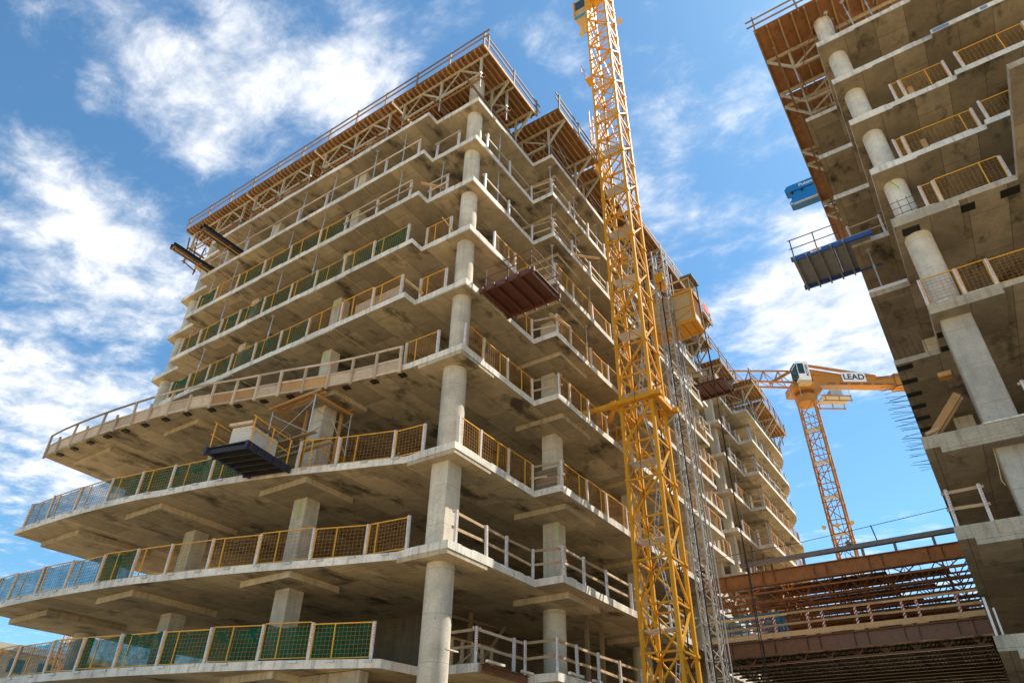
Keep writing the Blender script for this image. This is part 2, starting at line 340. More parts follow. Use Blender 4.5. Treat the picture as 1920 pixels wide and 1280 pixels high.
for k in H:
    poly = outline(k)
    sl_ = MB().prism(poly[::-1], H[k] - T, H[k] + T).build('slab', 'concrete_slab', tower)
    if k >= 5: lips([(-.65, 20.2), (-.65, 2.7)], H[k] + T, tower, k); lips([(0, 2.6), (0, .05)], H[k] + T, tower, k + 20)
    lips([(.1, 0), (5, 0)], H[k] + T, tower, k + 40); lips([(5.1, -1.2), (25, -1.2)], H[k] + T, tower, k + 60)
def drop(x0, x1, y0, y1, k, th, parent=tower, HH=H):
    MB().box(x0, x1, y0, y1, HH[k] - T - th, HH[k] - T + .01).build('drop_panel', 'concrete_soffit', parent)
def sq(x0, x1, y0, y1, z0, z1, parent=tower, mat='concrete_column', c=.025):
    MB().prism([(x0 + c, y0), (x1 - c, y0), (x1, y0 + c), (x1, y1 - c), (x1 - c, y1), (x0 + c, y1), (x0, y1 - c), (x0, y0 + c)], z0, z1).build('column', mat, parent)
def rnd(x, y, r, z0, z1, parent=tower, mat='concrete_column'):
    m = MB(); ns = 5
    m.tube((x, y, z0), (x, y, z1), r, n=32); m.build('column', mat, parent, True)
HT = dict(H); HT[0] = -.13; HT[10] = 34.0
for k in range(0, 10):
    z0, z1 = HT[k] + T, HT[k + 1] - T
    z0 -= .01; z1 += .01
    # round / square corner column
    if k == 2: sq(.38, 1.16, .55, 1.3, z0, z1)
    elif k == 0: rnd(.93, 1.0, .46, 0, H[2] - T + .01)
    elif k == 1: pass
    elif k < 4: rnd(.93, 1.0, .46, z0, z1)
    else: rnd(.74, .76, .385, z0, z1)
    up = k >= 4
    for j, y in enumerate((7.9, 14.95) if up else (7.12, 14.05)):
        w = .58 if up else .72
        sq(.36 if up else 0, (.36 if up else 0) + w, y, y + w, z0, z1)
    rnd(.72 if up else .5, 22.4 if up else 21.3, .38 if up else .43, z0, z1)
    for x in (7.27, 15.2, 22.5): 
        if k in (1,) : rnd(x + .35, .72, .44, z0, z1)
        else: sq(x, x + .68, .3, 1.0, z0, z1)
    sq(29.3, 29.9, .6, 1.2, z0, z1)
    for y in (7.9, 14.95, 22):
        for x in (29.3,): sq(x, x + .6, y, y + .6, z0, z1)
for k in range(1, 10):
    if k < 5:
        drop(.02, 2.15, .02, 2.1, k, .15) if k > 1 else None
        drop({1: -.8, 2: -.9, 3: -1.0, 4: -.45}[k], 1.42, 6.1, 8.7, k, .22); drop(-2.3 if k < 4 else -1.9, 1.4, 13.1, 15.6, k, .22); drop(-2.4, 1.1, 19.1, 22.3, k, .22)
    else:
        drop(.004, 2.1, .004, 2.05, k, .06)
        for y in (6.7, 13.7): drop(-.645, 1.9, y, y + 2.7, k, .07)
        drop(-.64, 2.0, 18.6, 20.2, k, .07)
    for x in (6.2, 14.0, 21.2): drop(x, x + 2.5, -.72, 1.7, k, .22)
# core walls added to keep the open floors dark inside
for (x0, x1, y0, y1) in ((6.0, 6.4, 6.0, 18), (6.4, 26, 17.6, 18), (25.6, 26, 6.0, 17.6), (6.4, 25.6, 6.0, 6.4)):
    MB().box(x0, x1, y0, y1, 0, 33.9).build('shade_core_wall', 'concrete_core_shaded', tower)
MB().box(.3, .7, 3.4, 21.0, 0, 5.45).build('ground_wall', 'concrete_wall', tower)
MB().box(3.5, 29, 2.4, 2.8, 0, 5.45).build('ground_wall', 'concrete_wall', tower)
for k in (5, 6, 7, 8):                                            # lime survey marks on columns
    MB().bar((.352, 8.2, H[k] - .3), (.352, 8.24, H[k] - .75), .06, .012, V((1, 0, 0))).build('paint_mark', 'lime_paint', tower)
MB().bar((-.008, 7.4, H[3] - .4), (-.008, 7.44, H[3] - 1.2), .05, .012, V((1, 0, 0))).build('paint_mark', 'lime_paint', tower)
MB().bar((7.4, .292, H[3] - .4), (7.42, .292, H[3] - 1.1), .05, .012, V((0, 1, 0))).build('paint_mark', 'lime_paint', tower)
# steel anchor shoes along the lower slab edges
def along(poly, step, start=.4):
    acc = start; res = []
    for a, b in zip(poly[:-1], poly[1:]):
        a, b = V((*a, 0)), V((*b, 0)); L = (b - a).length
        if L < 1e-6: continue
        while acc <= L: res.append((a + (b - a) * (acc / L), (b - a).normalized())); acc += step
        acc -= L
    return res
for k in (1, 2, 3):
    for p, d in along(CRV[k], 1.22):
        q = p - V((d.y, -d.x, 0)) * .03
        MB().bar(q + V((0, 0, H[k] + .07)) - d * .12, q + V((0, 0, H[k] + .07)) + d * .12, .08, .07).build('anchor_shoe', 'galvanised', tower)
for p, d in along(CRV[4], 1.3, .7):
    q = p - V((-d.y, d.x, 0)) * .30
    MB().bar(q + V((0, 0, H[4] - T - .03)) - d * .14, q + V((0, 0, H[4] - T - .03)) + d * .14, .26, .06).build('bracket_pad', 'rubber', tower)

# far wing of the same building
FW = {k: H[k] for k in (2, 3, 4, 5, 6, 7, 8, 9)}
wing = root('concrete_tower', (33, 0, 0), 'far concrete wing with rounded end slabs beyond the rusty steel bridge', 'building')
arc = [(48.0 + 6.6 * math.sin(t), 5.0 - 6.15 * math.cos(t)) for t in [i * math.pi / 2 / 14 for i in range(15)]]
for k in FW:
    poly = [(33.05, 16), (33.05, .1), (37.85, .1), (37.85, -1.1)] + [(x, max(y, -1.1)) for x, y in arc] + [(54.6, 16)]
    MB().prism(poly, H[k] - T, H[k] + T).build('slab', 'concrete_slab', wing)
    for x in (40.4, 47): drop(x, x + 2.4, -.5, 1.9, k, .2, wing)
    lips([(33.1, .1), (37.8, .1)], H[k] + T, wing, k + 90); lips([(37.9, -1.1), (47.5, -1.1)], H[k] + T, wing, k + 110)
for k in range(1, 10):
    z0, z1 = (H[k] + T if k > 1 else 0), HT[k + 1] - T
    for x, w in ((33.85, .6), (41.25, .75), (47.8, .7)): sq(x, x + w, .7 if x < 40 else .85, 1.35 if x < 40 else 1.5, z0, z1, wing)
    sq(52.5, 53.1, 3.4, 4.0, z0, z1, wing)
MB().box(36, 36.4, 6, 15, 0, 33.9).build('shade_core_wall', 'concrete_core_shaded', wing); MB().box(36.4, 50, 6, 6.4, 0, 33.9).build('shade_core_wall', 'concrete_core_shaded', wing)

# ------------------------------------------------------------------ the tower across the street
TB = {1: (5.42, 5.8), 2: (8.3, 8.68), 3: (11.08, 11.48), 4: (15.57, 15.95), 5: (19.52, 19.93), 6: (22.38, 22.63), 7: (25.38, 25.64), 8: (28.19, 28.45), 9: (31.02, 31.28)}
opp = root('concrete_tower', (8, -16, 0), 'unfinished concrete tower with massive grey piers, across the gap from the crane', 'building')
for k, (a, b) in TB.items():
    if k >= 6: poly = [(6.22, -14.7), (6.22, -18.6), (6.0, -18.6), (6.0, -44), (44, -44), (44, -13.2), (10.2, -13.2), (10.2, -14.7)]
    elif k == 5: poly = [(6.22, -14.7), (6.22, -18.62), (1.3, -18.62), (1.3, -44), (44, -44), (44, -13.2), (10.35, -13.2), (10.35, -14.7)]
    elif k == 4: poly = [(6.22, -14.7), (6.22, -44), (44, -44), (44, -13.2), (9.25, -13.2), (9.25, -14.7)]
    else: poly = [(6.25, -14.7), (6.22, -44), (44, -44), (44, -13.18), (6.25, -13.18), (6.28, -14.2), (6.25, -14.2)]
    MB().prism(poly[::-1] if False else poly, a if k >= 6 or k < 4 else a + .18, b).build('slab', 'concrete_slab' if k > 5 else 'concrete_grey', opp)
    lips([(6.22, -18.5), (6.22, -14.8)][::-1], b, opp, k + 200)
    if k in (4, 5): MB().box(6.224, 8.6, -16.82, -14.704, a, a + .20).build('drop_panel', 'concrete_grey', opp)
    if k < 4: MB().box(6.26, 8.4, -16.0, -13.6, a - .2, a + .01).build('drop_panel', 'concrete_grey', opp)
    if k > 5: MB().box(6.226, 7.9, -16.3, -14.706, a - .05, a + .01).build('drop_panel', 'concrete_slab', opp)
tb = sorted(TB); lv = [0] + [TB[k][1] for k in tb]; lu = [TB[k][0] for k in tb] + [33.9]
for i in range(10):
    z0, z1 = lv[i] - .01, lu[i] + .01
    if i >= 4: rnd(7.3, -15.35, .40 if i > 4 else .45, z0, z1, opp, 'concrete_white')
    else: sq(6.78, 7.6, -15.82, -14.9, z0, z1, opp, 'concrete_pier', .04)
    for x in (14.5, 21.5, 28.5): sq(x, x + .7, -15.2, -14.5, z0, z1, opp)
    for x, y in ((7.0, -22.5), (7.0, -30), (14.5, -22.5), (21.5, -22.5)): sq(x, x + .7, y - .7, y, z0, z1, opp, 'concrete_grey')
for b_ in ((10, 10.4, -44, -19.5), (10.4, 30, -19.9, -19.5)): MB().box(*b_, 0, 33.9).build('shade_core_wall', 'concrete_core_shaded', opp)
for x, y in ((6.5, -15.2), (6.55, -17.0), (6.5, -18.35), (6.6, -20.2)): MB().box(x, x + .42, y - .3, y + .28, TB[5][0] + (.17 if y < -16.83 else -.012), TB[5][0] + .19).build('form_pad', 'rubber', opp)
for x in (7.5, 8.5): MB().box(x, x + .35, -14.98, -14.73, TB[4][0] - .012, TB[4][0] + .02).build('form_pad', 'rubber', opp)
for i in range(6): MB().box(9.4 + i * 1.15, 9.75 + i * 1.15, -13.75, -13.22, TB[4][0] + .165, TB[4][0] + .19).build('form_pad', 'rubber', opp)
for y0, y1 in ((-19.25, -18.68), (-20.6, -20.35)): MB().box(5.994, 5.999, y0, y1, 28.23, 28.40).build('sticker', 'sticker_blue', opp)
MB().bar((6.897, -15.25, 22.3), (6.895, -15.42, 21.8), .045, .012, V((1, 0, 0))).build('paint_mark', 'lime_paint', opp)

# ------------------------------------------------------------------ guard rails
_pm = MB().box(-.045, .045, -.045, .045, 0, 1.12).mesh('post', 'post_white')
_pt = MB().box(-.045, .045, -.045, .045, 0, 1.12).mesh('post', 'white_paint')
def post(parent, p, mesh=_pm, rot=0.0, h=1.0):
    o = bpy.data.objects.new('post', mesh); place(o, parent); o.location = V(p) - org(parent); o.rotation_euler = (R.uniform(-.02, .02), R.uniform(-.02, .02), rot); o.scale = (1, 1, h); return o
def mesh_panel(parent, a, b, z, wires=True, fence='mesh_yellow', h=1.05, uprights=1):
    a, b = V((*a, z + .03 + R.uniform(0, .05))), V((*b, z + .03 + R.uniform(0, .05))); d = b - a; L = d.length; d.normalize(); h *= R.uniform(.96, 1.03); u = V((0, 0, h)) + d.cross(V((0, 0, 1))) * R.uniform(-.04, .04)
    fr = MB(); fr.bar(a + u, b + u, .035, .035); fr.bar(a, b, .025, .025); fr.bar(a, a + u, .035); fr.bar(b, b + u, .035)
    if uprights and L > 1.2: c = a + d * L * R.uniform(.55, .85); fr.bar(c, c + u, .035)
    f = fr.build('mesh_panel', 'rail_yellow', parent)
    if wires:
        m = MB(); n = max(3, round(L / .14))
        for i in range(1, n): p = a + d * (L * i / n); m.bar(p, p + u, .007)
        for i in range(1, 8): p = u * (i / 8); m.bar(a + p, b + p, .007)
        m.build('wire_grid', fence, f)
    return f
def netting(parent, a, b, z, mat, h=1.13, sag=.16, off=.05):
    """debris net hung on the inside of a panel, wavy"""
    a, b = V((*a, z)), V((*b, z)); d = b - a; L = d.length; n = d.normalized().cross(V((0, 0, 1))) * -1; nx, nz = 10, 5; vs = []; fs = []
    for j in range(nz + 1):
        for i in range(nx + 1):
            t = i / nx; hh = h * j / nz; hh -= (sag * math.sin(math.pi * t) if j == nz else 0) * R.uniform(.5, 1)
            vs.append(a + d * t + n * (off + R.uniform(0, .05)) + V((0, 0, max(hh, .02))))
    for j in range(nz):
        for i in range(nx): k = j * (nx + 1) + i; fs.append((k, k + 1, k + nx + 2, k + nx + 1))
    MB().add(vs, fs).build('netting', mat, parent)
def rails(parent, a, b, z, hs=(.55, 1.05), mat='timber', over=.12):
    a, b = V((*a, z)), V((*b, z)); d = (b - a).normalized(); nrm = V((-d.y, d.x, 0)) * .065
    for h in hs:
        e = R.uniform(-.025, .025); ubar('rail', a - d * over + nrm + V((0, 0, h + e)), b + d * over + nrm + V((0, 0, h - e)), .04, .09, mat, parent)
def guard(label, pts, z, kinds, group='guard rails along the slab edges', posts=True, inset=.075, flip=1, mesh=_pm):
    """posts at pts; kinds = one letter per gap: y yellow mesh, g mesh + green net, b net only bluish, t timber rails, c clear sheet, s single rail, . nothing"""
    ps = []
    for i, p in enumerate(pts):
        q = V((*p, 0)); a = V((*pts[max(i - 1, 0)], 0)); b = V((*pts[min(i + 1, len(pts) - 1)], 0)); d = (b - a).normalized(); n = V((d.y, -d.x, 0)) * flip; ps.append(q + n * inset)
    r = root('guard_rail', (ps[0].x, ps[0].y, z), label, 'guard rail', group)
    for i, p in enumerate(ps):
        a = ps[max(i - 1, 0)]; b = ps[min(i + 1, len(ps) - 1)]
        if posts: post(r, (p.x, p.y, z), mesh, math.atan2((b - a).y, (b - a).x) - math.pi / 2)
    kinds = (kinds * len(ps))[:len(ps) - 1]
    for i, k in enumerate(kinds):
        if k == '.': continue
        a, b = (ps[i].x, ps[i].y), (ps[i + 1].x, ps[i + 1].y); d = (ps[i + 1] - ps[i]).normalized()
        ia = (a[0] + d.x * .06, a[1] + d.y * .06); ib = (b[0] - d.x * .06, b[1] - d.y * .06)
        if k in 'ygcb': f = mesh_panel(r, ia, ib, z, True, 'mesh_yellow' if k != 'b' else 'dark_steel')
        if k == 'g': netting(f, ia, ib, z, 'net_green', off=-.05 * flip)
        if k == 'b': netting(f, ia, ib, z, 'net_blue', off=-.05 * flip)
        if k == 'c': netting(f, ia, ib, z, 'clear_panel', h=.85, sag=0, off=-.05 * flip)
        if k == 't': rails(r, a, b, z, mat=R.choice(['timber', 'timber', 'timber_pale']))
        if k == 's': rails(r, a, b, z, (1.0,), 'timber_pale')
    return r
Z = {k: H[k] + T for k in H}
def L_(k): return f"on the {ORD[k]} slab"
# curved side, lower three slabs
guard('guard rail with green and bluish net ' + L_(1) + ', curved side', [(.34, 3.06), (-.53, 4.93), (-1.18, 6.56), (-1.78, 8.44), (-2.3, 10.27), (-2.75, 12.07), (-3.14, 13.81), (-3.37, 15.44), (-3.6, 17.45), (-3.66, 19.6), (-3.68, 21.7)], Z[1], 'ggggggbbbb')
guard('yellow mesh guard rail, bluish net at one end, ' + L_(2) + ', curved side', [(-.02, 1.75), (-.12, 3.49), (-.83, 5.35), (-1.44, 7.44), (-2.0, 9.35), (-2.44, 11.19), (-2.79, 12.84), (-3.08, 14.62), (-3.31, 16.47), (-3.5, 18.35), (-3.6, 20.4), (-3.64, 21.9)], Z[2], 'yyyyyygbbbb')
guard('bare yellow mesh guard rail beside the black platform ' + L_(3) + ', curved side', [(.02, 1.5), (-.14, 2.74), (-.83, 4.89), (-1.36, 6.4)], Z[3], 'yyy')
guard('green to bluish netted guard rail beyond the black platform ' + L_(3), [(-1.95, 8.5), (-2.3, 10.32), (-2.66, 12.37), (-2.98, 14.08), (-3.27, 15.84), (-3.46, 17.97), (-3.57, 20.0), (-3.61, 21.9)], Z[3], 'ggggbbb')
guard('short yellow mesh guard rail between round column and timber edge form ' + L_(4), [(0, 1.25), (0, 2.9)], Z[4], 'y')
# straight side, upper slabs
for k, ys, kd in ((5, [3.0, 4.62, 6.5, 8.65, 10.55, 12.38, 14.19, 15.96, 17.6, 19.2], 'yyyggggggg'), (6, [3.05, 5.11, 6.98, 8.9, 10.69, 12.75, 14.71, 16.2, 18.0, 19.6], 'ggggggggg'),
                  (7, [3.3, 5.4, 7.52, 9.38, 11.61, 13.69, 15.91, 17.8, 19.5], 'ttggggyg'), (8, [3.1, 5.3, 7.4, 9.6, 11.8, 13.9, 16.2, 18.0, 19.8], 's')):
    what = {5: 'green netted guard rail with bare yellow panels', 6: 'green netted guard rail along its whole length', 7: 'partly netted guard rail starting with timber rails', 8: 'single pale timber guard rail'}[k]
    guard(f'{what} {L_(k)} of the straight side', [(-.65, y) for y in ys], Z[k], kd)
    guard(f'short guard rail between round corner column and the step {L_(k)}', [(0, 1.15), (0, 2.5)] if k != 7 else [(0, 1.6), (0, 2.6)], Z[k], {5: 'y', 6: 'y', 7: 't', 8: 's'}[k])
# crane side
guard('timber guard rail with white posts ' + L_(1) + ' of the crane side', [(2.5, 2.4), (2.5, .6), (4.6, .5), (5.1, .45), (5.15, -.82), (6.6, -.85), (8.2, -.85), (10, -.85), (12, -.85), (14, -.85)], Z[1], 't', flip=-1)
guard('timber guard rail with white posts ' + L_(2) + ' of the crane side', [(.45, .02), (2.16, .02), (3.36, .02), (5.0, .02), (5.2, -1.15), (6.8, -1.15), (8.7, -1.15), (10.9, -1.15), (13, -1.15), (15, -1.15), (17, -1.15)], Z[2], 't', flip=-1)
guard('yellow mesh guard rail ' + L_(3) + ' of the crane side', [(.3, .02), (1.55, .02), (3.35, .02), (5.0, .02), (5.25, -1.15), (7.42, -1.15), (9.17, -1.15), (11.1, -1.15), (13, -1.15), (15, -1.15), (17, -1.15), (19, -1.15), (21, -1.15)], Z[3], 'yyyt', flip=-1).name
guard('yellow mesh guard rail ' + L_(4) + ' of the crane side', [(.28, .02), (1.46, .02), (3.18, .02), (5.02, .02), (5.25, -1.15), (6.24, -1.15), (7.92, -1.15), (9.7, -1.15), (11.5, -1.15), (13.4, -1.15), (15.3, -1.15), (17.2, -1.15), (19, -1.15), (21, -1.15), (23, -1.15), (25, -1.15)], Z[4], 'yyytyyyyyyyyyyy', flip=-1)
guard('yellow mesh guard rail by the brown platform ' + L_(5) + ', crane side', [(3.2, .02), (5.0, .02), (5.24, -1.15), (6.53, -1.15), (8.5, -1.15), (10.3, -1.15), (12.2, -1.15), (14.1, -1.15), (16, -1.15), (18, -1.15), (20, -1.15), (22, -1.15), (24.9, -1.15)], Z[5], 'ytyyyyyyyyyy', flip=-1)
guard('yellow mesh guard rail over the brown platform ' + L_(6) + ', crane side', [(1.9, .02), (3.6, .02), (5.0, .02), (5.15, -1.15), (7.0, -1.15), (9.0, -1.15), (11, -1.15), (13, -1.15), (15, -1.15), (17, -1.15), (19, -1.15), (21, -1.15), (23, -1.15), (25, -1.15)], Z[6], 'yyt' + 'y' * 10, flip=-1)
for k in (7, 8): guard(f'pale timber guard rail {L_(k)} of the crane side', [(1.0, .02), (3.0, .02), (5.0, .02), (5.15, -1.15), (7.1, -1.15), (9.1, -1.15), (11.1, -1.15), (13.2, -1.15), (15.3, -1.15), (17.4, -1.15), (19.4, -1.15), (21.4, -1.15), (23.4, -1.15), (25, -1.15)], Z[k], 'sst' + 's' * 10 if k == 8 else 'ssttttttttttt', flip=-1)
for k in (4, 5, 6, 7, 8): guard(f'guard rail at the recessed end {L_(k)}, past the hoist mast', [(25.2, .02), (27, .02), (28.8, .02), (30.2, .02)], Z[k], 'y' if k < 7 else 't', flip=-1)
# far wing
for k in (4, 5, 6, 7, 8):
    guard(f'guard rail {L_(k)} of the far wing with the rounded end', [(34.9, .12), (36.3, .12), (37.7, .12), (37.9, -1.05), (39.7, -1.05), (41.5, -1.05), (43.3, -1.05), (45.1, -1.05), (46.9, -1.05), (48.8, -1.0), (50.8, -.45), (52.5, .75), (53.8, 2.5)], Z[k], 'yytyyyyyyyyy' if k < 7 else 'ttt' + 's' * 9 if k == 7 else 't......sssss'[:12], flip=-1)
# tower across the street
GB = 'yellow mesh guard rails of the tower across the gap'
guard('yellow mesh guard rail before the step, third slab below the other plywood deck', [(6.25, -16.55), (6.25, -16.9), (6.25, -18.5)], TB[7][1], 'yy', GB, flip=-1)
guard('yellow mesh guard rail past the step, third slab below the other plywood deck', [(6.05, -18.95), (6.05, -21.2), (6.05, -23.2)], TB[7][1], 'yy', GB, flip=-1)
guard('yellow mesh guard rail before the step, fourth slab below the other plywood deck', [(6.25, -15.85), (6.25, -16.15), (6.25, -18.5)], TB[6][1], 'yy', GB, flip=-1)
guard('yellow mesh guard rail past the step, fourth slab below the other plywood deck', [(6.05, -18.75), (6.05, -20.6), (6.05, -22.4)], TB[6][1], 'yy', GB, flip=-1)
guard('yellow mesh guard rail beside the small rebar grid and white round column', [(6.25, -15.95), (6.25, -16.4), (6.25, -18.5)], TB[5][1], 'yy', GB, flip=-1)
guard('long yellow mesh guard rail standing on the slab over the massive grey pier', [(6.25, -14.75), (6.25, -15.85), (6.25, -16.75), (6.25, -18.7), (6.25, -20.7), (6.25, -22.7)], TB[4][1], 'y', GB, flip=-1)
guard('low timber guard rail on the lower slab beside the massive grey pier', [(6.3, -16.2), (6.3, -18.2), (6.3, -20.2)], TB[3][1], 't', GB, flip=-1)
guard('timber guard rail at the slab corner facing the rusty bridge girder', [(6.32, -13.3), (6.32, -14.15)], TB[2][1], 't', GB, flip=-1)
guard('timber guard rail on the slab behind the blue loading platform', [(10.25, -13.3), (10.25, -14.6)], TB[6][1], 't', GB, flip=-1)

# ------------------------------------------------------------------ timber edge form round the fourth slab
cur = [p for p in CRV[4] if p[1] > 2.8] + [(-3.45, 23.3)]
ef = root('edge_form', (-.1, 2.9, H[4]), 'pale timber and plywood edge form following the curved fourth slab', 'edge form')
sp_ = along(cur, 1.13, 0)
sp_ = [(p + V((-d.y, d.x, 0)) * .05, d) for p, d in sp_]
for i, (p, d) in enumerate(sp_):
    o_ = V((-d.y, d.x, 0)) * .05
    tall = i % 2 == 0 or i < 9
    ubar('stud', p + o_ + V((0, 0, H[4] - .30)), p + o_ + V((0, 0, H[4] + (.93 if tall else .52))) + o_ * R.uniform(-.6, 1.2), .11, .08, 'timber_pale', ef, V((1, 0, 0)))
    if i:
        q = sp_[i - 1][0]; e = V((0, 0, 1)); 
        ubar('panel', q + e * (H[4] + .12), p + e * (H[4] + .12), .025, .50, 'timber_orange' if i in (4, 5, 7, 8) else 'timber_pale', ef)
        o2 = o_ * .45
        for h in (-.16, .36): ubar('waler', q + o2 + e * (H[4] + h), p + o2 + e * (H[4] + h), .04, .09, 'timber_pale', ef)
        if i < len(sp_) - 1 or 1: ubar('rail', q + o_ * 1.9 + e * (H[4] + .90), p + o_ * 1.9 + e * (H[4] + .90), .04, .09, 'timber_pale' if i < 12 else 'timber_old', ef)

# ------------------------------------------------------------------ shoring posts
pm = MB(); pm.tube((0, 0, .01), (0, 0, 1.7), .033, n=10); pm.tube((0, 0, 1.6), (0, 0, 2.7), .025, n=10); pm.box(-.08, .08, -.08, .08, 0, .012); pm.box(-.09, .09, -.09, .09, 2.69, 2.7); pm.tube((0, 0, 1.55), (0, 0, 1.72), .05, n=10); pm.bar((-.11, 0, 1.63), (.11, 0, 1.63), .018)
PROP = pm.mesh('shoring_post', 'galvanised', smooth=True)
def prop(x, y, z0, z1, label, mesh=PROP, lean=0):
    o = bpy.data.objects.new('shoring_post', mesh); COL.objects.link(o); o.location = (x, y, z0); o.scale = (1, 1, (z1 - z0) / 2.7); o.rotation_euler = (R.uniform(-.008, .008), R.uniform(-.008, .008), R.uniform(0, 3))
    tag(o, label, 'shoring post', label.replace('steel shoring post', 'steel shoring posts')); return o
def under(x, y, k):                                       # height of the soffit over floor k
    return H[k + 1] - T
for k in (5, 6, 7, 8):
    lb = f'slim steel shoring post standing {L_(k)}, straight side'
    for y in ((4.4, 6.4, 9.5, 11.9, 16.8, 19.0) if k == 8 else (4.3, 9.7, 12.2, 16.9, 19.0, 2.2) if k == 7 else (9.6, 12.2, 16.8) if k == 6 else (12.0, 17.5)): prop(-.36 if y > 2.7 else .3, y, Z[k], under(0, 0, k), lb)
    for y in (3.5, 10.6, 12.8): prop(2.4, y, Z[k], under(0, 0, k), lb) if k > 5 else None
    lb = f'slim steel shoring post standing {L_(k)}, crane side'
    for x in ((2.3, 5.6, 8.2, 10.9, 13.2, 17.8, 19.9, 24) if k > 6 else (5.6, 9.5, 12, 18, 20.3, 24.2) if k == 6 else (8.8, 12.5, 18.2, 23.5)): prop(x, .3 if x < 5 else -.75, Z[k], under(0, 0, k), lb)
    for x in (4.2, 9.8, 12.6): prop(x, 2.2, Z[k], under(0, 0, k), lb) if k > 5 else None
    lb = f'slim steel shoring post standing {L_(k)} of the far wing'
    for x in (36.5, 39.3, 40.3, 43.0, 44.5, 46.2, 50.0, 51.2): prop(x, .5 if x < 37.8 else -.5 if x < 48 else .9, Z[k], under(0, 0, k), lb)
prop(.35, 21.0, Z[6], under(0, 0, 6), 'slim steel shoring post by the round column at the end of the sixth slab')
prop(10.7, -13.75, TB[5][1], TB[6][0], 'steel shoring post near the blue loading platform')
TP = MB().box(-.07, .07, -.07, .07, 0, 2.7).mesh('timber_prop', 'timber_old')
for (x, y, k) in ((9.6, .4, 1), (11.3, .6, 1), (6.9, 4.2, 1), (35.3, .8, 4), (37, .4, 4), (39.3, .2, 4), (41.0, .1, 4)):
    o = bpy.data.objects.new('timber_prop', TP); COL.objects.link(o); o.location = (x, y, Z[k]); o.scale = (1, 1, (H[k + 1] - T - Z[k]) / 2.7)
    tag(o, 'rough timber prop standing on the first slab behind the timber guard rail' if k == 1 else 'rough timber prop under the far wing, behind the rusty bridge', 'prop', 'timber props under slab' if k == 1 else 'timber props of the far wing')
tbp = MB().box(-.02, .02, -.1, .1, 0, 2.45).mesh('plank', 'timber')
for i, (x, y, k) in enumerate(((8.1, -16.6, 8), (8.0, -19.8, 8), (8.0, -17.4, 7), (8.2, -17.0, 6))):
    o = bpy.data.objects.new('plank', tbp); COL.objects.link(o); o.location = (x, y, TB[k][1]); o.scale = (1, 1, .95 if k < 8 else .9)
    tag(o, ['timber plank upright under the deck slab, near the white round columns', 'timber plank upright, farther along the same slab as the blue stickers', 'timber plank upright behind yellow mesh, on the slab with a plank laid across', 'timber plank upright behind yellow mesh, above the rebar cage'][i], 'plank', 'upright timber planks')

